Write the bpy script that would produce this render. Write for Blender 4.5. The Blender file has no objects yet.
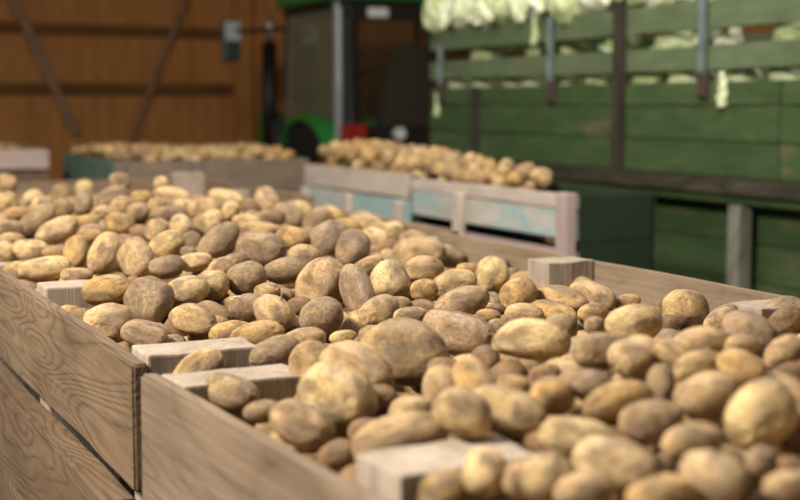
import bpy, bmesh, math, random
from mathutils import Vector, Matrix, Euler, noise
SC = bpy.context.scene
COL = SC.collection
R = math.radians
# ------------------------------------------------------------------ camera, light, exposure
cd = bpy.data.cameras.new('camera'); CAM = bpy.data.objects.new('camera', cd); COL.objects.link(CAM)
PITCH = math.atan(145/1350); YAW = R(25.5)
CAM.location = (0, 0, 1.6); CAM.rotation_euler = (math.pi/2 - PITCH, 0, -YAW)
cd.sensor_width = 36; cd.lens = 60.75; cd.clip_start = .05; cd.clip_end = 200
cd.dof.use_dof = True; cd.dof.focus_distance = 2.45; cd.dof.aperture_fstop = 3.1
SC.camera = CAM
w = bpy.data.worlds.new('world'); SC.world = w; w.use_nodes = True
bg = w.node_tree.nodes['Background']; bg.inputs[0].default_value = (.93, .96, 1, 1); bg.inputs[1].default_value = 0.17
def area(name, loc, target, sx, sy, power, col=(1, 1, 1)):
    l = bpy.data.lights.new(name, 'AREA'); l.shape = 'RECTANGLE'; l.size = sx; l.size_y = sy; l.energy = power; l.color = col
    o = bpy.data.objects.new(name, l); COL.objects.link(o); o.location = loc
    o.rotation_euler = (Vector(target) - Vector(loc)).to_track_quat('-Z', 'Y').to_euler(); return o
area('key_lamp_left', (-2.4, 1.9, 4.6), (1.2, 2.7, 1.1), 1.2, .9, 600, (1, .95, .88))  # added key lamp, high on the left; no door opening there
area('overhead_fill_lamp', (2.6, 5.2, 4.95), (2.4, 5.6, 0), 2.0, 6.0, 275, (1, .97, .93))  # added soft fill lamp overhead; the ceiling has no opening
SC.view_settings.view_transform = 'Standard'; SC.view_settings.look = 'None'
SC.view_settings.exposure = 0.1; SC.view_settings.gamma = 1; SC.view_settings.use_curve_mapping = False

# ------------------------------------------------------------------ helpers
rnd = random.Random(11)
def tag(o, label=None, cat=None, group=None, kind=None):
    if label: o['label'] = label
    if cat: o['category'] = cat
    if group: o['group'] = group
    if kind: o['kind'] = kind
    return o
def empty(name, loc=(0, 0, 0), rz=0):
    o = bpy.data.objects.new(name, None); COL.objects.link(o); o.location = loc; o.rotation_euler.z = rz
    o.empty_display_size = .1; return o
def link(name, me, mat, parent=None, loc=(0, 0, 0), rot=(0, 0, 0)):
    o = bpy.data.objects.new(name, me); COL.objects.link(o)
    if mat and not me.materials: me.materials.append(mat)
    o.location = loc; o.rotation_euler = rot
    if parent: o.parent = parent
    return o
def mesh_of(bm, name, smooth=False):
    me = bpy.data.meshes.new(name); bm.to_mesh(me); bm.free()
    if smooth:
        for p in me.polygons: p.use_smooth = True
    return me
def add_box(bm, c, s, rot=None):
    m = Matrix.Translation(c)
    if rot is not None: m = m @ Euler(rot).to_matrix().to_4x4()
    return bmesh.ops.create_cube(bm, size=1, matrix=m @ Matrix.Diagonal((s[0], s[1], s[2], 1)))['verts']
def add_tube(bm, pts, r, n=10, cap=True):
    rings = []
    pts = [Vector(p) for p in pts]
    rr = r if isinstance(r, (list, tuple)) else [r]*len(pts)
    for i, p in enumerate(pts):
        d = (pts[min(i+1, len(pts)-1)] - pts[max(i-1, 0)]).normalized()
        u = d.orthogonal().normalized() if i == 0 else (u - d*(u@d)).normalized() if False else None
        q = d.to_track_quat('Z', 'Y')
        rings.append([bm.verts.new(p + q @ Vector((math.cos(a)*rr[i], math.sin(a)*rr[i], 0))) for a in (2*math.pi*k/n for k in range(n))])
    for a, b in zip(rings, rings[1:]):
        for k in range(n): bm.faces.new((a[k], a[(k+1) % n], b[(k+1) % n], b[k]))
    if cap:
        bm.faces.new(list(reversed(rings[0]))); bm.faces.new(rings[-1])
def bevel(bm, w, seg=2):
    bmesh.ops.bevel(bm, geom=[e for e in bm.edges if e.is_manifold and e.calc_face_angle(0) > .5], offset=w, segments=seg, profile=.6, affect='EDGES')
def prism(bm, poly, a, b, axis=1):
    # poly: 2-D outline in the plane across axis, swept from a to b
    def P(u, v, t):
        return {0: (t, u, v), 1: (u, t, v), 2: (u, v, t)}[axis]
    A = [bm.verts.new(P(u, v, a)) for u, v in poly]; B = [bm.verts.new(P(u, v, b)) for u, v in poly]
    bm.faces.new(A); bm.faces.new(list(reversed(B)))
    n = len(poly)
    for k in range(n): bm.faces.new((A[k], B[k], B[(k+1) % n], A[(k+1) % n]))
    bmesh.ops.recalc_face_normals(bm, faces=bm.faces)
# ------------------------------------------------------------------ materials
def lin(c): return tuple(((v/255)/12.92 if v/255 <= .04045 else ((v/255+.055)/1.055)**2.4) for v in c) + (1,)
def newmat(name):
    m = bpy.data.materials.new(name); m.use_nodes = True
    nt = m.node_tree; return m, nt, nt.nodes['Principled BSDF'], nt.nodes, nt.links
def ramp(ns, stops, interp='LINEAR'):
    r = ns.new('ShaderNodeValToRGB'); cr = r.color_ramp; cr.interpolation = interp
    while len(cr.elements) < len(stops): cr.elements.new(.5)
    for e, (p, c) in zip(cr.elements, stops): e.position = p; e.color = c if len(c) == 4 else tuple(c)+(1,)
    return r
def mixc(ns, ls, fac, a, b, mode='MIX'):
    m = ns.new('ShaderNodeMix'); m.data_type = 'RGBA'; m.blend_type = mode
    for s, v in ((m.inputs[0], fac), (m.inputs[6], a), (m.inputs[7], b)):
        if hasattr(v, 'is_linked'): ls.new(v, s)
        else: s.default_value = v
    return m.outputs[2]
def noise_tex(ns, ls, vec, scale, detail=4, rough=.55, dist=0):
    n = ns.new('ShaderNodeTexNoise'); n.inputs['Scale'].default_value = scale; n.inputs['Detail'].default_value = detail
    n.inputs['Roughness'].default_value = rough; n.inputs['Distortion'].default_value = dist
    if vec: ls.new(vec, n.inputs['Vector'])
    return n.outputs['Fac']
def mapping(ns, ls, out, scale=(1, 1, 1), loc=(0, 0, 0)):
    m = ns.new('ShaderNodeMapping'); m.inputs['Scale'].default_value = scale; m.inputs['Location'].default_value = loc
    ls.new(out, m.inputs['Vector']); return m.outputs[0]
def math_(ns, ls, op, a, b=0.0):
    m = ns.new('ShaderNodeMath'); m.operation = op
    for s, v in ((m.inputs[0], a), (m.inputs[1], b)):
        if hasattr(v, 'is_linked'): ls.new(v, s)
        else: s.default_value = v
    return m.outputs[0]
def bump(ns, ls, bsdf, h, strength=.3, dist=.01):
    b = ns.new('ShaderNodeBump'); b.inputs['Strength'].default_value = strength; b.inputs['Distance'].default_value = dist
    ls.new(h, b.inputs['Height']); ls.new(b.outputs[0], bsdf.inputs['Normal'])
def simple(name, c, rough=.6, metal=0, var=.12, scale=6, bmp=.1):
    m, nt, p, ns, ls = newmat(name)
    tc = ns.new('ShaderNodeTexCoord'); n = noise_tex(ns, ls, tc.outputs['Object'], scale, 5)
    b = lin(c); d = tuple(v*(1-2*var) for v in b[:3])+(1,); l = tuple(min(1, v*(1+2*var)) for v in b[:3])+(1,)
    r = ramp(ns, [(.3, d), (.7, l)]); ls.new(n, r.inputs[0]); ls.new(r.outputs[0], p.inputs['Base Color'])
    p.inputs['Roughness'].default_value = rough; p.inputs['Metallic'].default_value = metal
    if bmp: bump(ns, ls, p, n, bmp, .01)
    return m
def wood(name, dark, mid, light, ring=26, seedoff=(0, 0, 0), patch=None, patch_scale=3, patch_lo=.5, patch_hi=.6, streak=1.0):
    # grain runs along the board's own X axis
    m, nt, p, ns, ls = newmat(name)
    tc = ns.new('ShaderNodeTexCoord'); oi = ns.new('ShaderNodeObjectInfo')
    add = ns.new('ShaderNodeVectorMath'); add.operation = 'ADD'
    ls.new(tc.outputs['Object'], add.inputs[0])
    sc = ns.new('ShaderNodeVectorMath'); sc.operation = 'SCALE'; sc.inputs[0].default_value = (3.1, 1.7, 2.3); ls.new(oi.outputs['Random'], sc.inputs['Scale'])
    ls.new(sc.outputs[0], add.inputs[1])
    v = add.outputs[0]
    # growth rings: iso-lines of a smooth stretched field make cathedral and knot figures
    f = noise_tex(ns, ls, mapping(ns, ls, v, (1.1, 6, 6), seedoff), 1.0, 1.3, .45, .45)
    rings = math_(ns, ls, 'SUBTRACT', math_(ns, ls, 'POWER', math_(ns, ls, 'ABSOLUTE', math_(ns, ls, 'SINE', math_(ns, ls, 'MULTIPLY', f, ring*6.283))), .45), .75)
    fib = noise_tex(ns, ls, mapping(ns, ls, v, (5, 160, 160)), 1.0, 3, .6)
    blot = noise_tex(ns, ls, mapping(ns, ls, v, (2.5, 6, 6)), 1.0, 4, .6)
    g = math_(ns, ls, 'ADD', math_(ns, ls, 'MULTIPLY', math_(ns, ls, 'MULTIPLY', rings, blot), .5*streak), math_(ns, ls, 'ADD', math_(ns, ls, 'MULTIPLY', fib, .45), math_(ns, ls, 'MULTIPLY', blot, .55)))
    r = ramp(ns, [(.22, lin(dark)), (.5, lin(mid)), (.78, lin(light))]); ls.new(g, r.inputs[0])
    col = r.outputs[0]
    if patch:
        n = noise_tex(ns, ls, mapping(ns, ls, v, (1, 2.2, 2.2)), patch_scale, 5, .65)
        n2 = math_(ns, ls, 'ADD', n, math_(ns, ls, 'MULTIPLY', math_(ns, ls, 'SUBTRACT', fib, .5), .35))
        rr = ramp(ns, [(patch_lo, (0, 0, 0)), (patch_hi, (1, 1, 1))]); ls.new(n2, rr.inputs[0])
        col = mixc(ns, ls, rr.outputs[0], col, lin(patch))
    ls.new(col, p.inputs['Base Color']); p.inputs['Roughness'].default_value = .82; p.inputs['Specular IOR Level'].default_value = .25
    bump(ns, ls, p, g, .45, .006)
    return m
def potato_mat(name, attribute=None):
    m, nt, p, ns, ls = newmat(name)
    tc = ns.new('ShaderNodeTexCoord'); oi = ns.new('ShaderNodeObjectInfo')
    if attribute:
        at = ns.new('ShaderNodeAttribute'); at.attribute_name = attribute; base = at.outputs['Color']; v = tc.outputs['Object']; k = 28
    else:
        base = oi.outputs['Color']; k = 1
        add = ns.new('ShaderNodeVectorMath'); add.operation = 'ADD'
        sc = ns.new('ShaderNodeVectorMath'); sc.operation = 'SCALE'; sc.inputs[0].default_value = (37, 19, 53); ls.new(oi.outputs['Random'], sc.inputs['Scale'])
        ls.new(tc.outputs['Object'], add.inputs[0]); ls.new(sc.outputs[0], add.inputs[1]); v = add.outputs[0]
    n1 = noise_tex(ns, ls, v, 1.1*k, 5, .58, .4)       # caked earth in soft patches
    n2 = noise_tex(ns, ls, v, 6*k, 7, .74)              # mottling
    n3 = noise_tex(ns, ls, v, 24*k, 3, .6)             # pores
    soil = mixc(ns, ls, .8, base, lin((100, 77, 54)))
    r1 = ramp(ns, [(.43, (0, 0, 0)), (.61, (.92, .92, .92))])
    ls.new(math_(ns, ls, 'ADD', n1, math_(ns, ls, 'MULTIPLY', math_(ns, ls, 'SUBTRACT', n2, .5), .45)), r1.inputs[0])
    c = mixc(ns, ls, r1.outputs[0], base, soil)
    r2 = ramp(ns, [(.40, (.44, .35, .26)), (.53, (1, 1, 1)), (.68, (1.0, 1.0, 1.0))]); ls.new(n2, r2.inputs[0])
    c = mixc(ns, ls, .72, c, r2.outputs[0], 'MULTIPLY')
    r3 = ramp(ns, [(.34, (.28, .2, .14)), (.43, (1, 1, 1))]); ls.new(n3, r3.inputs[0])
    c = mixc(ns, ls, .75, c, r3.outputs[0], 'MULTIPLY')
    r4 = ramp(ns, [(.58, (0, 0, 0)), (.70, (1, 1, 1))]); ls.new(n2, r4.inputs[0])
    c = mixc(ns, ls, math_(ns, ls, 'MULTIPLY', r4.outputs[0], .5), c, lin((234, 208, 158)))
    ls.new(c, p.inputs['Base Color']); p.inputs['Roughness'].default_value = .5; p.inputs['Specular IOR Level'].default_value = .42
    bump(ns, ls, p, math_(ns, ls, 'ADD', math_(ns, ls, 'MULTIPLY', n2, .6), math_(ns, ls, 'MULTIPLY', n3, .3)), .42, .06 if not attribute else .003)
    return m
M = {}
M['crate'] = wood('weathered_crate_wood', (58, 43, 29), (104, 84, 62), (130, 107, 83), 14, patch=(112, 88, 66), patch_lo=.56, patch_hi=.74)
M['crate_grey'] = wood('greyed_crate_wood', (72, 59, 45), (114, 95, 75), (138, 117, 95), 7, (3, 1, 2), patch=(140, 100, 64), patch_lo=.60, patch_hi=.74, streak=.6)
M['crate_dull'] = wood('dull_box_wood', (84, 72, 60), (116, 100, 84), (140, 122, 104), 7, (3, 1, 2), streak=.5)
M['crate_low'] = wood('dirty_crate_wood', (52, 39, 27), (92, 73, 53), (118, 96, 72), 12, (2, 7, 3), patch=(88, 68, 48), patch_lo=.54, patch_hi=.72)
M['crate_plain'] = wood('plain_crate_wood', (78, 63, 48), (122, 103, 82), (146, 126, 102), 8, (4, 1, 9), patch=(116, 96, 76), patch_lo=.56, patch_hi=.74, streak=.35)
M['endgrain'] = wood('post_wood', (100, 86, 71), (152, 136, 117), (178, 162, 143), 6, (9, 2, 7), streak=.5)
M['pale'] = wood('bleached_board', (152, 136, 120), (188, 172, 156), (208, 194, 180), 6, (1, 5, 2), streak=.4)
M['turq'] = wood('flaking_turquoise_board', (140, 130, 116), (184, 176, 162), (202, 196, 184), 6, (4, 4, 4), patch=(148, 172, 169), patch_lo=.44, patch_hi=.56, streak=.4)
M['pink'] = wood('pinkish_board', (134, 114, 108), (172, 150, 140), (188, 166, 156), 6, (2, 9, 1), streak=.4)
M['crate_green'] = wood('crate_green_paint', (74, 94, 82), (98, 120, 106), (112, 134, 120), 6, (5, 5, 1), streak=.3)
M['crate_shade_green'] = wood('crate_shade_green_wood', (24, 34, 20), (34, 48, 28), (44, 58, 36), 6, (5, 5, 9), streak=.3)  # dark green colour stands in for shade on end and right-hand boards
M['trailer'] = wood('trailer_green_paint', (38, 52, 28), (56, 74, 40), (80, 92, 58), 7, (7, 1, 3), patch=(94, 84, 62), patch_lo=.60, patch_hi=.72, patch_scale=2.5, streak=.35)
M['trailer_rail'] = wood('trailer_rail_paint', (64, 74, 50), (86, 98, 68), (106, 118, 88), 7, (2, 1, 8), patch=(108, 104, 84), patch_lo=.62, patch_hi=.75, patch_scale=3, streak=.35)
M['trailer_post'] = wood('trailer_post', (34, 32, 22), (50, 46, 34), (78, 68, 54), 5, (2, 2, 2))
M['greypost'] = wood('trailer_grey_post', (88, 84, 74), (112, 108, 96), (130, 124, 112), 5, (2, 2, 2))
M['barn'] = wood('barn_planks', (154, 100, 50), (182, 122, 66), (202, 140, 80), 8, (1, 2, 3), streak=.4)
M['barn_beam'] = wood('barn_beam', (92, 58, 28), (112, 74, 38), (130, 90, 50), 8, (1, 6, 3))
M['barn_post'] = wood('barn_post', (150, 102, 46), (176, 124, 60), (190, 140, 78), 8, (8, 6, 3))
M['brace'] = simple('galvanised_strap', (142, 108, 78), .6, .1)
M['steel'] = simple('galvanised_steel', (150, 160, 158), .4, .7, .1, 20)
M['rust'] = simple('rusty_iron', (70, 54, 44), .8, .3, .2, 30)
M['concrete'] = simple('concrete_floor', (120, 110, 98), .9, 0, .15, 2)
M['roof'] = simple('roof_sheet', (120, 116, 110), .7, 0, .08, 3)
M['tgreen'] = simple('tractor_green', (50, 136, 56), .35, 0, .06, 3, 0)
M['tblack'] = simple('tractor_black', (22, 22, 22), .5, 0, .1, 8, 0)
M['tyre'] = simple('tyre_rubber', (24, 23, 22), .85, 0, .1, 12)
M['tgrey'] = simple('cab_pillar_grey', (150, 152, 152), .4, .2, .05, 4, 0)
M['tyellow'] = simple('rim_yellow', (210, 175, 40), .4, 0, .05, 4, 0)
M['red'] = simple('tail_light_red', (150, 34, 22), .4, 0, .08, 10, 0)
M['lampwhite'] = simple('work_light_lens', (225, 225, 220), .2, 0, .04, 10, 0)
M['seat'] = simple('seat_cloth', (66, 60, 50), .8, 0, .1, 10)
M['mirror_shell'] = simple('mirror_shell', (62, 78, 76), .4, 0, .08, 6, 0)
M['mirror_glass'] = simple('mirror_glass', (215, 228, 226), .35, .2, .03, 4, 0)  # pale diffuse colour stands in for a bright reflection
M['chrome'] = simple('exhaust_tip', (190, 165, 155), .35, .6, .05, 8, 0)
m, nt, p, ns, ls = newmat('cab_glass'); M['glass'] = m
p.inputs['Base Color'].default_value = lin((52, 58, 44)); p.inputs['Roughness'].default_value = .04; p.inputs['Alpha'].default_value = .22
m, nt, p, ns, ls = newmat('side_glass'); M['side_glass'] = m
p.inputs['Base Color'].default_value = lin((128, 138, 118)); p.inputs['Roughness'].default_value = .05; p.inputs['Alpha'].default_value = .42
m, nt, p, ns, ls = newmat('cabbage_leaf'); M['cabbage'] = m
tc = ns.new('ShaderNodeTexCoord'); oi = ns.new('ShaderNodeObjectInfo')
sep = ns.new('ShaderNodeSeparateXYZ'); ls.new(tc.outputs['Generated'], sep.inputs[0])
n = noise_tex(ns, ls, mapping(ns, ls, tc.outputs['Object'], (4, 14, 14)), 1.6, 4, .6)
t = math_(ns, ls, 'ADD', math_(ns, ls, 'MULTIPLY', n, .75), math_(ns, ls, 'MULTIPLY', oi.outputs['Random'], .3))
r = ramp(ns, [(.25, lin((150, 168, 100))), (.5, lin((192, 200, 148))), (.75, lin((218, 216, 196)))]); ls.new(t, r.inputs[0])
ls.new(r.outputs[0], p.inputs['Base Color']); p.inputs['Roughness'].default_value = .5
bump(ns, ls, p, n, .3, .02)
M['potato'] = potato_mat('potato_skin'); M['potato_bulk'] = potato_mat('potato_skin_bulk', 'tone')
M['root'] = simple('dry_rootlet', (206, 180, 132), .8, 0, .08, 30, 0)

# ------------------------------------------------------------------ the barn
def plane_box(name, c, s, mat, kind='structure', rot=None):
    bm = bmesh.new(); add_box(bm, (0, 0, 0), s); o = link(name, mesh_of(bm, name), mat, None, c, rot or (0, 0, 0))
    if kind: o['kind'] = kind
    return o
plane_box('floor', (2, 6, -.1), (24, 26, .2), M['concrete'])
# back wall of horizontal-rail barn boards
def plank_wall(name, x0, x1, y, z0, z1, mat, w=.2, t=.04, axis='x'):
    bm = bmesh.new(); x = x0; r = random.Random(3)
    while x < x1 - .01:
        ww = min(w, x1 - x); add_box(bm, ((x+ww/2), r.uniform(-.004, .004), (z0+z1)/2), (ww-.008, t, z1-z0)); x += ww
    me = mesh_of(bm, name)
    # grain along X of the mesh: rotate the data so planks run along local X
    me.transform(Matrix.Rotation(R(90), 4, 'Y'))
    o = link(name, me, mat, None, (0, y, 0), (0, R(-90), 0)); o['kind'] = 'structure'; return o
plank_wall('wall_back', -5, 9.5, 16.6, 0, 5.2, M['barn'])
plane_box('wall_right', (9.5, 9.6, 2.6), (.12, 14.2, 5.2), M['barn'])
plane_box('ceiling', (2.25, 10.1, 5.26), (14.7, 13.2, .12), M['roof'])
def beam(name, a, b, w, d, mat, kind='structure'):
    a, b = Vector(a), Vector(b); L = (b-a).length
    bm = bmesh.new(); add_box(bm, (0, 0, 0), (L, w, d)); bevel(bm, min(w, d)*.08, 1)
    o = link(name, mesh_of(bm, name), mat, None, (a+b)/2, (b-a).to_track_quat('X', 'Z').to_euler())
    if kind: o['kind'] = kind
    return o
beam('trim_1', (-5, 16.53, 2.56), (5.5, 16.53, 2.5), .08, .12, M['barn_beam'])
beam('trim_2', (-5, 16.53, 1.80), (5.5, 16.53, 1.80), .08, .13, M['barn_beam'])
beam('trim_3', (5.66, 16.5, 0), (5.66, 16.5, 5.2), .12, .22, M['barn_post'])
beam('trim_4', (2.75, 16.47, 3.0), (3.52, 16.47, 1.25), .05, .10, M['brace'])
beam('trim_5', (4.95, 16.47, 3.0), (4.16, 16.47, 1.1), .05, .06, M['brace'])
beam('trim_6', (-5, 16.53, 3.4), (9.5, 16.53, 3.4), .08, .14, M['barn_beam'])
beam('trim_7', (8.0, 16.5, 0), (8.0, 16.5, 5.2), .12, .22, M['barn_post'])
beam('trim_8', (-1.2, 16.5, 0), (-1.2, 16.5, 5.2), .12, .22, M['barn_post'])

# ------------------------------------------------------------------ potato crates
def board(name, a, b, t, h, mat, parent, seed=0, cut=True, seg=.05, lat=0, chamfer=0.0):
    # a, b: ends of the board's mid line, both in the parent's space; thickness t across, height h (z)
    a, b = Vector(a), Vector(b); L = (b-a).length; r = random.Random(seed)
    bm = bmesh.new(); n = max(2, int(L/seg))
    vs = add_box(bm, (0, 0, 0), (L, t, h))
    bmesh.ops.bisect_plane
    for k in range(1, n):
        bmesh.ops.bisect_plane(bm, geom=bm.verts[:]+bm.edges[:]+bm.faces[:], plane_co=(-L/2+L*k/n, 0, 0), plane_no=(1, 0, 0))
    sh = [e for e in bm.edges if len(e.link_faces) == 2 and e.calc_face_angle(0) > .5]
    bmesh.ops.bevel(bm, geom=sh, offset=max(chamfer, min(t, h)*.12), segments=2, affect='EDGES')
    so = r.uniform(0, 50)
    for v in bm.verts:
        q = Vector((v.co.x*6+so, v.co.z*9, v.co.y*9))
        v.co.y += (noise.noise(q)*.0025) + .004*noise.noise(Vector((v.co.x*1.3+so, 0, 0)))
        v.co.z += noise.noise(q+Vector((9, 9, 9)))*.0022 + .003*noise.noise(Vector((v.co.x*1.5+so, 5, 0)))
        if abs(v.co.x) > L/2-.012 and cut: v.co.x += noise.noise(Vector((so, v.co.z*40, v.co.y*30)))*.006
    me = mesh_of(bm, name)
    d = (b-a).normalized()
    return link(name, me, mat, parent, (a+b)/2, (0, 0, math.atan2(d.y, d.x)))
def post(name, c, sx, sy, z0, z1, mat, parent, tilt=0, seed=0, rz=0):
    r = random.Random(seed); bm = bmesh.new(); L = z1-z0
    add_box(bm, (0, 0, 0), (L, sy, sx))
    bmesh.ops.subdivide_edges(bm, edges=bm.edges[:], cuts=3, use_grid_fill=True)
    bevel(bm, .004, 2)
    so = r.uniform(0, 50)
    for v in bm.verts:
        if v.co.x > L/2-.01: v.co.x += tilt*v.co.y/sy + noise.noise(Vector((v.co.y*25+so, v.co.z*25, 0)))*.004
        v.co.y += noise.noise(Vector((v.co.x*7, v.co.z*20+so, 3)))*.002
    me = mesh_of(bm, name)
    # local x up -> world z up
    o = link(name, me, mat, parent, (c[0], c[1], (z0+z1)/2)); o.rotation_euler = (0, R(-90), rz); return o
RIM = 1.22
def potato_crate(y0, y1, mids, label, seed, near_end=RIM, far_end=RIM-.06, left_mat=None, rzoff=0, xl=.49, xr=1.865, post_z=.018, left_block=True):
    c = empty('potato_crate', ((xl+xr)/2, (y0+y1)/2, 0), rzoff)
    tag(c, label, 'crate', 'large wooden potato crates in the foreground row')
    L = y1-y0; hw = (xr-xl)/2; T = .026
    for side, sx in (('l', -1), ('r', 1)):
        z = RIM; k = 0
        for hgt, out in ((.2, 0), (.2, .042), (.2, .022), (.2, .03), (.2, .02)):
            mat = M['crate_plain'] if sx > 0 else ((left_mat or M['crate']) if k == 0 else M['crate_low'])
            xx = hw-T/2 if k == 0 else hw-.004+out/2
            board('side_board', (sx*xx, -L/2+.004, z-hgt/2), (sx*xx, L/2-.004, z-hgt/2), T if k == 0 else out+.008, hgt-.004, mat, c, seed+k*3+(sx > 0)*17, chamfer=.004 if k == 0 else .008)
            z -= hgt + .006; k += 1
    for yy, top in ((-L/2+.018, near_end), (L/2-.018, far_end)):
        z = top
        for k in range(5):
            board('end_board', (-hw+T+.002, yy, z-.1), (hw-T-.002, yy, z-.1), T, .196, M['crate_plain'], c, seed+40+k)
            z -= .215
    for sx, yy, zt, wx in mids:
        post('corner_post', (sx*(hw-T-wx/2-.002), yy-(y0+y1)/2, 0), wx, .098, .12, RIM+zt, M['endgrain'], c, 0, seed+int(yy*10), 0)
    bm = bmesh.new()
    for k in range(8): add_box(bm, (-hw+.09+k*(2*hw-.18)/7, 0, .13), (.15, L-.08, .024))
    link('floor_boards', mesh_of(bm, 'floor_boards'), M['crate'], c)
    for yy in (-L/2+.12, 0, L/2-.12):
        bm = bmesh.new(); add_box(bm, (0, 0, 0), (2*hw-.06, .1, .118)); bevel(bm, .005, 1)
        link('skid', mesh_of(bm, 'skid'), M['crate_grey'], c, (0, yy, .059))
    return c
potato_crate(1.945, 3.60, [(-1, 2.80, .012, .145), (1, 2.80, .003, .13), (-1, 2.015, .006, .18), (1, 2.04, -.004, .13), (-1, 3.53, -.02, .13), (1, 3.53, -.03, .12)],
             'weathered crate with swirling grain left board, behind the step in the left wall', 5, RIM-.09, RIM-.09)
potato_crate(.26, 1.912, [(-1, 1.85, -.004, .19), (1, 1.83, -.09, .12), (-1, 1.225, .026, .165), (1, 1.1, -.04, .12), (-1, .33, 0, .14), (1, .33, 0, .12)],
             'nearest greyed crate cut by the bottom edge, its left board stepping out', 25, RIM, RIM-.09, M['crate_grey'], R(2.8), .521, 1.91)
potato_crate(3.63, 5.27, [(-1, 3.70, -.03, .13), (1, 3.70, -.03, .12), (1, 4.45, -.02, .12), (-1, 4.45, -.02, .12), (-1, 5.2, -.03, .13), (1, 5.2, -.03, .12)],
             'middle crate of the row, mostly buried under its mound of potatoes', 65, RIM-.09, RIM-.09, None, 0, .52, 1.935)
potato_crate(5.30, 6.93, [(-1, 6.85, .0, .14), (1, 6.80, .03, .17), (-1, 6.1, -.03, .13), (1, 6.1, -.02, .12)],
             'farthest crate of the row with its pale end board showing behind the potatoes', 85, RIM-.09, RIM, None, 0, .60, 2.13)
# ------------------------------------------------------------------ crates standing beyond
def far_crate(x0, x1, y0, y1, top, label, group, front, side, rail=None, lower=None, posts='pale', open_bits=True, seed=0, right=None):
    c = empty('potato_box', ((x0+x1)/2, (y0+y1)/2, 0)); tag(c, label, 'crate', group)
    hx, hy, T = (x1-x0)/2, (y1-y0)/2, .024
    for sx in (-1, 1):
        z = top
        for k, (h, gap, mt) in enumerate(side if sx < 0 or right is None else right):
            board('side_board', (sx*(hx-T/2), -hy+.01, z-h/2), (sx*(hx-T/2), hy-.01, z-h/2), T, h, M[mt], c, seed+k+sx*7, seg=.12); z -= h+gap
    for sy in (-1, 1):
        z = top
        for k, (h, gap, mt) in enumerate(front):
            board('end_board', (-hx+T+.002, sy*(hy-T/2), z-h/2), (hx-T-.002, sy*(hy-T/2), z-h/2), T, h, M[mt], c, seed+20+k, seg=.12); z -= h+gap
    bm = bmesh.new(); add_box(bm, (0, 0, .13), (2*hx-.06, 2*hy-.06, .03)); link('floor_boards', mesh_of(bm, 'floor_boards'), M['crate'], c)
    for yy in (-hy+.1, hy-.1):
        bm = bmesh.new(); add_box(bm, (0, 0, 0), (2*hx-.04, .1, .113)); link('skid', mesh_of(bm, 'skid'), M['crate_grey'], c, (0, yy, .0575))
    return c
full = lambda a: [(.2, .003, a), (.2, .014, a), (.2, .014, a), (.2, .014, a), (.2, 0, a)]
BX = dict(x0=3.15, x1=3.57)
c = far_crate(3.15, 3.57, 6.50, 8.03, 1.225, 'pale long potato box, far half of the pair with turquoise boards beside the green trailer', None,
              full('crate_shade_green'), [(.125, .01, 'pale'), (.15, .05, 'turq'), (.18, .02, 'pink'), (.18, .02, 'pink'), (.2, .02, 'pink'), (.2, 0, 'pink')], seed=200, right=full('crate_shade_green'))
for yy in (-.69, .0, .69): post('upright_post', (-.232, yy, 0), .036, .07, .1, 1.08, M['pale'], c, 0, 7)
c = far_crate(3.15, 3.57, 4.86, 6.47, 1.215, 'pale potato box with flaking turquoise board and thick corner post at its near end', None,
              full('crate_shade_green'), [(.062, .006, 'pale'), (.125, .05, 'turq'), (.15, .35, 'pink'), (.2, .02, 'pink'), (.2, .0, 'pink')], seed=230, right=full('crate_shade_green'))
post('upright_post', (-.232, .22, 0), .036, .075, .12, 1.165, M['pale'], c, 0, 8)
post('corner_post', (-.236, -.765, 0), .05, .085, .06, 1.225, M['pink'], c, 0, 9)
c = far_crate(2.02, 3.34, 8.42, 9.95, 1.245, 'grey potato box with a faded green side board, behind the foreground row', None,
              full('crate_dull'), full('crate_green'), seed=260)
for xx in (-.62, -.12, .62): post('corner_post', (xx, -.78, 0), .07, .03, .12, 1.235, M['crate_dull'], c, 0, 11)
c = far_crate(.55, 1.80, 9.3, 10.9, 1.30, 'potato box with a pinkish white top board, farthest away on the left', None,
              [(.13, .02, 'pink')]+[(.2, .014, 'crate')]*4, [(.13, .02, 'pink')]+[(.2, .014, 'crate')]*4, seed=290)

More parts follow.
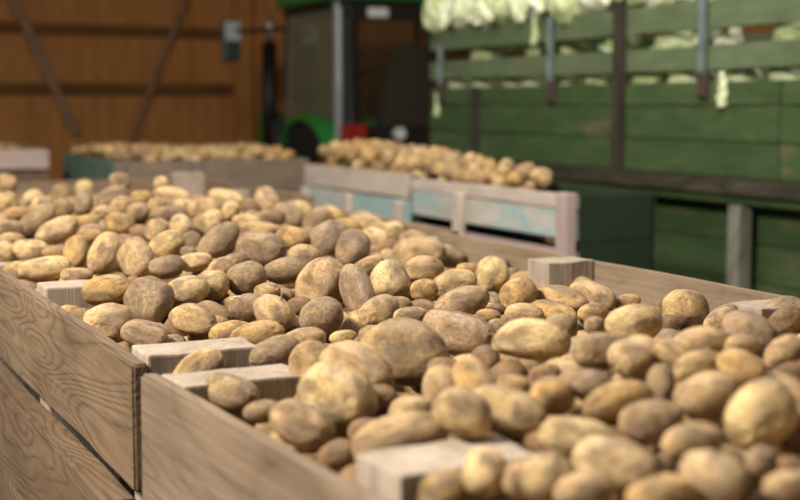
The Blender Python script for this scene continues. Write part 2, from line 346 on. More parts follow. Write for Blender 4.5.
# ------------------------------------------------------------------ cabbage trailer
TX = 4.30; TY0, TY1 = 2.6, 8.5; TL = TY1-TY0; TM = (TY0+TY1)/2
tr = empty('cabbage_trailer', (TX, TM, 0)); tag(tr, 'green wooden farm trailer with slatted sides, loaded with pale cabbages', 'trailer')
def tb(name, y0, y1, z0, z1, t, mat, x=0, seed=0):
    return board(name, (x, y0-TM, (z0+z1)/2), (x, y1-TM, (z0+z1)/2), t, z1-z0, mat, tr, seed, seg=.3)
WX = 2.3
for sx, x in ((0, 0), (1, WX)):
    tb('side_rail', TY0, TY1, 1.975, 2.115, .03, M['trailer_rail'], x, 301+sx)
    tb('side_rail', TY0, TY1, 1.775, 1.895, .03, M['trailer_rail'], x, 303+sx)
    for k, (a, b) in enumerate(((1.60, 1.715), (1.425, 1.594), (1.25, 1.419))):
        cuts = [TY0, 4.9, 6.15, 7.75, TY1] if sx == 0 else [TY0, TY1]
        for j, (ya, yb) in enumerate(zip(cuts, cuts[1:])):
            tb('side_plank', ya+.004, yb-.004, a, b, .03, M['trailer'], x, 310+k*7+j)
    tb('chassis_rail', TY0, TY1, 1.165, 1.245, .09, M['trailer_post'], x-(.03 if sx == 0 else -.03), 330)
    tb('chassis_trim', TY0, TY1, 1.125, 1.16, .05, M['trailer'], x-(.02 if sx == 0 else -.02), 331)
    for k, (a, b) in enumerate(((.93, 1.12), (.74, .925), (.55, .735))):
        tb('skirt_plank', TY0, TY1-1.2, a, b, .03, M['trailer'], x+(.10 if sx == 0 else -.1), 340+k)
for y, z0, z1, w_, mt in ((6.17, .5, 2.16, .07, 'trailer_post'), (4.62, .5, 1.7, .08, 'trailer_post'), (3.0, .5, 2.16, .07, 'trailer_post'), (7.8, 1.2, 1.72, .045, 'trailer_post')):
    post('side_post', (-.038, y-TM, 0), .045, w_, z0, z1, M[mt], tr, 0, int(y*10))
post('skirt_post', (-.02, 5.16-TM, 0), .08, .085, .5, 1.12, M['greypost'], tr, 0, 77)
post('skirt_post', (.03, 6.25-TM, 0), .05, .06, .5, 1.12, M['trailer_post'], tr, 0, 78)
for y, zt, zb in ((6.88, 2.12, 1.74), (5.46, 2.14, 1.76), (8.30, 2.0, 1.74)):
    bm = bmesh.new()
    add_box(bm, (-.012, 0, (zt+zb)/2), (.012, .045, zt-zb)); add_box(bm, (-.022, .019, (zt+zb)/2), (.012, .007, zt-zb)); add_box(bm, (-.022, -.019, (zt+zb)/2), (.012, .007, zt-zb))
    st = link('steel_stake', mesh_of(bm, 'steel_stake'), M['steel'], tr, (-.018, y-TM, 0))
    bm = bmesh.new(); add_box(bm, (0, 0, zb-.06), (.04, .075, .13)); bevel(bm, .006, 1)
    link('stake_bracket', mesh_of(bm, 'stake_bracket'), M['rust'], st, (-.004, 0, 0))
bm = bmesh.new(); add_box(bm, (WX/2, 0, 1.2), (WX-.04, TL, .06)); link('bed', mesh_of(bm, 'bed'), M['trailer_post'], tr)
for yy in (TY0+.03, TY1-.03):
    for z0, z1 in ((1.975, 2.115), (1.775, 1.895), (1.25, 1.715)):
        board('end_board', (.03, yy-TM, (z0+z1)/2), (WX-.03, yy-TM, (z0+z1)/2), .03, z1-z0, M['trailer'], tr, 350, seg=.4)
def wheel_mesh(R_, W_, rim, hubd=.06):
    bm = bmesh.new(); prof = [(rim, -W_*.42), (R_*.9, -W_*.5), (R_*.985, -W_*.42), (R_, 0), (R_*.985, W_*.42), (R_*.9, W_*.5), (rim, W_*.42)]
    n = 40; rings = []
    for k in range(n):
        a = 2*math.pi*k/n; rings.append([bm.verts.new((x, r*math.cos(a), r*math.sin(a))) for r, x in prof])
    for k in range(n):
        A, B = rings[k], rings[(k+1) % n]
        for i in range(len(prof)-1): bm.faces.new((A[i], A[i+1], B[i+1], B[i]))
        if k % 2 == 0:  # tread lugs
            a = 2*math.pi*(k+.5)/n
            for s in (-1, 1): add_box(bm, (s*W_*.25, math.cos(a)*R_, math.sin(a)*R_), (W_*.45, R_*.045, R_*.06), (a+.0, 0, 0))
    bmesh.ops.recalc_face_normals(bm, faces=bm.faces); return mesh_of(bm, 'tyre')
def rim_mesh(r, W_):
    bm = bmesh.new(); prof = [(r, -W_*.42), (r*.9, -W_*.36), (r*.75, -W_*.1), (r*.35, -W_*.06), (r*.3, -W_*.16), (0.001, -W_*.16)]
    n = 32; rings = [[bm.verts.new((x*s, q*math.cos(2*math.pi*k/n), q*math.sin(2*math.pi*k/n))) for q, x in prof] for s in (1, -1) for k in range(n)]
    for s in (0, 1):
        for k in range(n):
            A, B = rings[s*n+k], rings[s*n+(k+1) % n]
            for i in range(len(prof)-1): bm.faces.new((A[i], A[i+1], B[i+1], B[i]))
    for k in range(n): bm.faces.new((rings[k][0], rings[(k+1) % n][0], rings[n+(k+1) % n][0], rings[n+k][0]))
    bmesh.ops.recalc_face_normals(bm, faces=bm.faces); return mesh_of(bm, 'rim')
tw, twr = wheel_mesh(.5, .26, .28), rim_mesh(.285, .26)
for x in (.35, WX-.35):
    for yy in (7.7, 3.4):
        o = link('wheel', tw, M['tyre'], tr, (x, yy-TM, .52)); link('rim', twr, M['tgrey'], o)
bm = bmesh.new()
for yy in (7.7, 3.4): add_tube(bm, [(.3, yy-TM, .52), (WX-.3, yy-TM, .52)], .05, 10); add_box(bm, (WX/2, yy-TM, .85), (1.2, .12, .66))
link('axle', mesh_of(bm, 'axle'), M['rust'], tr)
bm = bmesh.new(); add_tube(bm, [(.75, TL/2-.05, 1.12), (WX/2, TL/2+1.1, .75)], .045, 8); add_tube(bm, [(WX-.75, TL/2-.05, 1.12), (WX/2, TL/2+1.1, .75)], .045, 8)
link('drawbar', mesh_of(bm, 'drawbar'), M['rust'], tr)

# ------------------------------------------------------------------ cabbages
def cabbage_mesh(seed):
    r = random.Random(seed); bm = bmesh.new()
    bmesh.ops.create_icosphere(bm, subdivisions=5, radius=1)
    so = r.uniform(0, 90); nr = r.randint(7, 9)
    for v in bm.verts:
        p = v.co.normalized(); a = math.atan2(p.z, p.y)
        f = 1 + .05*math.sin(nr*a + 3*p.x + so) * (1-p.x*p.x) + .07*noise.noise(p*2.2+Vector((so, 0, 0))) + .05*noise.noise(Vector((p.x*2, p.y*7, p.z*7+so)))
        f += .05*abs(math.sin(1.5*a+so+4*p.x))
        taper = 1 - .16*p.x
        v.co = Vector((p.x*.125*f, p.y*.095*f*taper, p.z*.095*f*taper))
    return mesh_of(bm, 'cabbage_head', True)
def leaf_mesh(seed, L=.24, W_=.14, curl=.05):
    r = random.Random(seed); bm = bmesh.new(); nx, ny = 14, 10; g = []
    for i in range(nx+1):
        u = i/nx; wd = W_*(.22+.78*math.sin(min(1, u*1.15)*math.pi*.62)**1.2)*(1 if u < .85 else 1-(u-.85)*2.2); row = []
        for j in range(ny+1):
            t = j/ny*2-1
            z = curl*(t*t)*.8 - curl*1.2*u*u + .010*math.sin(u*20+seed)*abs(t)**2 + .008*noise.noise(Vector((u*5, t*4, seed)))
            row.append(bm.verts.new((u*L, t*wd/2, z)))
        g.append(row)
    for i in range(nx):
        for j in range(ny): bm.faces.new((g[i][j], g[i+1][j], g[i+1][j+1], g[i][j+1]))
    me = mesh_of(bm, 'leaf', True)
    return me
CAB = [cabbage_mesh(s) for s in range(5)]; LEAF = [leaf_mesh(40+s) for s in range(3)]
def solid(o, t=.004):
    md = o.modifiers.new('thick', 'SOLIDIFY'); md.thickness = t; return o
def cabbage(loc, rot, s, label, group, k):
    o = link('cabbage', CAB[k % 5], M['cabbage'], None, loc, rot); o.scale = (s, s, s); tag(o, label, 'cabbage', group)
    for q in range(2):
        l = link('outer_leaf', LEAF[(k+q) % 3], M['cabbage'], o, (-.115, 0, 0), (R(180*q+40*(k % 5)), 0, 0))
        l.location = Vector((-.12, 0, 0)) + Euler((R(180*q+40*(k % 5)), 0, 0)).to_matrix() @ Vector((0, 0, .086)); solid(l)
    return o
ORD = ['nearest', 'second', 'third', 'fourth', 'fifth', 'sixth', 'seventh', 'eighth', 'ninth', 'tenth', 'eleventh', 'twelfth', 'thirteenth', 'fourteenth', 'fifteenth', 'sixteenth', 'seventeenth', 'eighteenth', 'nineteenth', 'twentieth',
       'twenty-first', 'twenty-second', 'twenty-third', 'twenty-fourth', 'twenty-fifth', 'twenty-sixth', 'twenty-seventh', 'twenty-eighth', 'twenty-ninth', 'thirtieth', 'thirty-first', 'thirty-second', 'thirty-third', 'thirty-fourth', 'thirty-fifth']
rc = random.Random(5)
# two layers behind the gaps between the rails, then the pile on top; counted from the near end of the trailer
for lay, (z, ys, g, txt) in enumerate((
        (1.72, [4.62, 5.0, 5.4, 5.78, 6.1, 6.62, 7.0, 7.35, 7.62, 8.0, 8.3], 'cabbages behind the lower gap', 'behind the lower gap of the trailer side'),
        (1.93, [5.02, 5.55, 5.9, 6.4, 7.0, 7.3, 7.95], 'cabbages behind the upper gap', 'behind the upper gap of the trailer side'))):
    for k, y in enumerate(ys):
        cabbage((TX+.125+rc.uniform(0, .035), y+rc.uniform(-.02, .02), z+rc.uniform(-.02, .015)), (rc.uniform(0, 6), rc.uniform(-.2, .2), R(90)+rc.uniform(-.35, .35)), rc.uniform(.9, 1.08),
                '%s pale green cabbage from the right %s' % (ORD[k] if k else 'first', txt), g, k+lay*3)
k2 = 0
for y, z, x, s in ((8.42, 2.23, .02, 1.25), (8.12, 2.26, .03, 1.2), (7.82, 2.2, .05, 1.05), (7.58, 2.25, .02, 1.2), (7.3, 2.22, .06, 1.15), (7.02, 2.28, .03, 1.2), (6.76, 2.2, .03, 1.2), (6.5, 2.25, .04, 1.15), (6.26, 2.22, .09, 1.0),
                   (6.02, 2.19, .12, .95), (5.78, 2.2, .13, .95), (5.5, 2.19, .15, .95), (8.25, 2.40, .16, 1.1), (7.7, 2.4, .18, 1.1), (7.15, 2.42, .18, 1.1), (6.62, 2.4, .2, 1.0)):
    up = s > 1.1
    cabbage((TX+x, y, z), (rc.uniform(0, 6), R(-75 if up else 10)+rc.uniform(-.25, .25), R(90)+rc.uniform(-.5, .5)), s*.98,
            '%s cabbage counted from the left on top of the trailer load' % (('first' if k2 == 0 else ORD[k2]) if k2 < 12 else ['leftmost back row', 'second back row', 'third back row', 'fourth back row'][k2-12]), 'cabbages heaped on top of the trailer', k2)
    k2 += 1
for (y, z, L, lab) in ((7.09, 2.12, .8, 'limp whitish cabbage leaf hanging over the top rail beside a steel stake'), (5.32, 1.76, .85, 'yellowish cabbage leaf hanging from the lower gap right of a steel stake'), (8.38, 1.68, .8, 'drooping pale cabbage leaf at the far left end of the trailer side')):
    o = link('cabbage_leaf', leaf_mesh(int(y*10), .2*L, .09*L, .02), M['cabbage'], None, (TX-.03, y, z), (0, R(84), 0)); solid(o); tag(o, lab, 'cabbage leaf', 'loose cabbage leaves on the trailer side')

# ------------------------------------------------------------------ tractor
tc_ = empty('tractor', (6.0, 13.0, 0)); tag(tc_, 'green farm tractor with black framed glass cab, seen from behind beyond the crates', 'tractor')
def tp(name, bm, mat, parent=None, smooth=False, loc=(0, 0, 0), rot=(0, 0, 0)):
    return link(name, mesh_of(bm, name, smooth), mat, parent or tc_, loc, rot)
CXL, CXR, CYR, CYF = -.8, .8, -.7, .8            # cab corners about the tractor's origin
bm = bmesh.new(); add_box(bm, (0, .05, 2.72), (1.74, 1.72, .2)); bevel(bm, .07, 4); tp('cab_roof', bm, M['tgreen'])
bm = bmesh.new(); add_box(bm, (0, .05, 2.585), (1.6, 1.5, .08)); tp('roof_lining', bm, M['tblack'])
for x, y, dx, dy, mt, w_ in ((CXL, CYR, .02, .05, 'tgrey', .10), (CXR, CYR, -.02, .05, 'tblack', .12), (CXL, CYF, .03, -.05, 'tblack', .06), (CXR, CYF, -.03, -.05, 'tblack', .07)):
    bm = bmesh.new(); add_tube(bm, [(x, y, 1.25), (x, y, 1.8), (x+dx, y+dy, 2.6)], w_/2, 10); tp('cab_pillar', bm, M[mt])
bm = bmesh.new(); add_tube(bm, [(CXL+.12, CYR-.02, 1.2), (CXL+.12, CYR-.02, 1.8), (CXL+.14, CYR+.03, 2.58)], .075, 8); add_box(bm, (0, CYR, 2.5), (1.5, .06, .1)); add_box(bm, (0, CYR, 1.3), (1.6, .06, .2))
tp('rear_frame', bm, M['tblack'])
def pane(name, vs, g='glass'):
    bm = bmesh.new(); bm.faces.new([bm.verts.new(v) for v in vs]); o = tp(name, bm, M[g]); solid(o, .006)
pane('side_window', [(CXL-.01, CYR+.06, 1.4), (CXL-.01, CYF-.04, 1.4), (CXL+.02, CYF-.07, 2.56), (CXL+.01, CYR+.1, 2.56)], 'side_glass')
pane('side_window', [(CXR+.01, CYR+.06, 1.4), (CXR+.01, CYF-.04, 1.4), (CXR-.02, CYF-.07, 2.56), (CXR-.01, CYR+.1, 2.56)])
pane('rear_window', [(CXL+.2, CYR-.01, 1.42), (CXR-.06, CYR-.01, 1.42), (CXR-.08, CYR+.04, 2.46), (CXL+.2, CYR+.04, 2.46)])
pane('windscreen', [(CXL+.06, CYF, 1.5), (CXR-.06, CYF, 1.5), (CXR-.08, CYF-.05, 2.54), (CXL+.08, CYF-.05, 2.54)])
bm = bmesh.new(); add_box(bm, (0, 0, 1.1), (1.5, 1.5, .3)); bevel(bm, .03); tp('cab_floor', bm, M['tblack'])
bm = bmesh.new(); add_box(bm, (.05, -.25, 1.42), (.5, .5, .16)); add_box(bm, (.05, -.46, 1.75), (.48, .14, .62), (R(8), 0, 0)); add_box(bm, (.05, -.5, 2.12), (.3, .1, .18)); bevel(bm, .05, 3); tp('driver_seat', bm, M['seat'])
bm = bmesh.new(); pts = [(.05+.21*math.cos(a), .34+.08*math.sin(a), 1.78+.19*math.sin(a)) for a in (2*math.pi*k/24 for k in range(25))]
add_tube(bm, pts, .018, 8, False); add_tube(bm, [(.05, .34, 1.78), (.05, .5, 1.35)], .03, 8); tp('steering_wheel', bm, M['tblack'])
for s in (-1, 1):
    bm = bmesh.new(); add_box(bm, (0, 0, 0), (.22, .06, .1)); bevel(bm, .025, 3); tp('work_light', bm, M['lampwhite'], None, False, (s*.42, CYR-.1, 2.50))
    # fender: a band arching over the rear wheel
    bm = bmesh.new(); n = 22; x0, x1 = sorted((s*.30, s*1.0)); A = []
    for k in range(n+1):
        a = R(205-180*k/n); rr = .80
        A.append([bm.verts.new((x, -.15-.0+rr*math.cos(a), (.70+r_*math.sin(a)))) for x, r_ in ((x0, rr), (x1, rr), (x1, rr-.05), (x0, rr-.05))])
    for P_, Q_ in zip(A, A[1:]):
        for i in range(4): bm.faces.new((P_[i], Q_[i], Q_[(i+1) % 4], P_[(i+1) % 4]))
    bm.faces.new(A[0]); bm.faces.new(list(reversed(A[-1]))); bmesh.ops.recalc_face_normals(bm, faces=bm.faces)
    fd = tp('rear_fender', bm, M['tgreen'])
    bm = bmesh.new(); add_box(bm, (0, 0, 0), (.26, .07, .17)); bevel(bm, .02, 2); link('tail_light', mesh_of(bm, 'tail_light'), M['red'], fd, (s*.74, -.93, 1.33))
    o = link('rear_wheel', bpy.data.meshes.get('tractor_tyre') or wheel_mesh(.70, .44, .4), M['tyre'], tc_, (s*.77, -.15, .715)); o.data.name = 'tractor_tyre'
    link('rim', rim_mesh(.405, .44), M['tblack'], o)
    o = link('front_wheel', wheel_mesh(.52, .34, .3), M['tyre'], tc_, (s*.92, 2.35, .54)); link('rim', rim_mesh(.305, .34), M['tblack'], o)
    # side mirror on its arm
    ax = s*.86
    bm = bmesh.new(); add_tube(bm, [(s*.76, .82, 2.42), (s*1.1, 1.15, 2.40), (s*1.25, 1.26, 2.42), (s*1.25, 1.26, 2.32)], .022, 8); arm = tp('mirror_arm', bm, M['tblack'])
    bm = bmesh.new(); add_box(bm, (0, 0, 0), (.22, .09, .44)); bevel(bm, .04, 3); sh = link('mirror_housing', mesh_of(bm, 'mirror_housing'), M['mirror_shell'], arm, (s*1.25, 1.26, 2.29), (0, 0, s*R(-14)))
    bm = bmesh.new(); add_box(bm, (0, -.047, .11), (.19, .006, .2)); link('mirror_glass', mesh_of(bm, 'mirror_glass'), M['mirror_glass'], arm, (s*1.25, 1.26, 2.29), (0, 0, s*R(-14)))
bm = bmesh.new(); add_tube(bm, [(-.70, 1.55, 1.0), (-.70, 1.55, 2.3)], .085, 14); ex = tp('exhaust_stack', bm, M['tblack'], None, True)
bm = bmesh.new(); add_tube(bm, [(-.70, 1.55, 2.29), (-.70, 1.55, 2.42), (-.73, 1.5, 2.56)], .06, 12); link('exhaust_tip', mesh_of(bm, 'exhaust_tip', True), M['chrome'], ex)
bm = bmesh.new(); add_box(bm, (0, 1.85, 1.22), (.78, 2.1, .62)); bevel(bm, .1, 4); tp('bonnet', bm, M['tgreen'])
bm = bmesh.new(); add_box(bm, (0, 1.7, .78), (.5, 2.3, .4)); add_box(bm, (0, -.3, .8), (.7, 1.0, .5)); bevel(bm, .03); add_tube(bm, [(-.9, -.15, .79), (.9, -.15, .79)], .09, 10); add_tube(bm, [(-.85, 2.35, .54), (.85, 2.35, .54)], .07, 10)
add_box(bm, (-.66, 1.5, .95), (.5, .3, .35))
tp('engine_block', bm, M['tblack'])
bm = bmesh.new(); add_box(bm, (CXL+.0, .05, 1.33), (.06, 1.4, .24)); bevel(bm, .02); tp('door_sill', bm, M['tgreen'])
bm = bmesh.new(); add_tube(bm, [(-.25, -.9, 1.32), (-.25, -.96, 1.32)], .06, 14); tp('reversing_lamp', bm, M['lampwhite'])
bm = bmesh.new(); add_box(bm, (0, -1.05, .55), (.12, .6, .08)); tp('hitch', bm, M['tblack'])
for s in (-1, 1):
    bm = bmesh.new(); add_box(bm, (s*.78, .72, 1.15), (.42, .2, .55)); bevel(bm, .03); tp('entry_step', bm, M['tblack'])
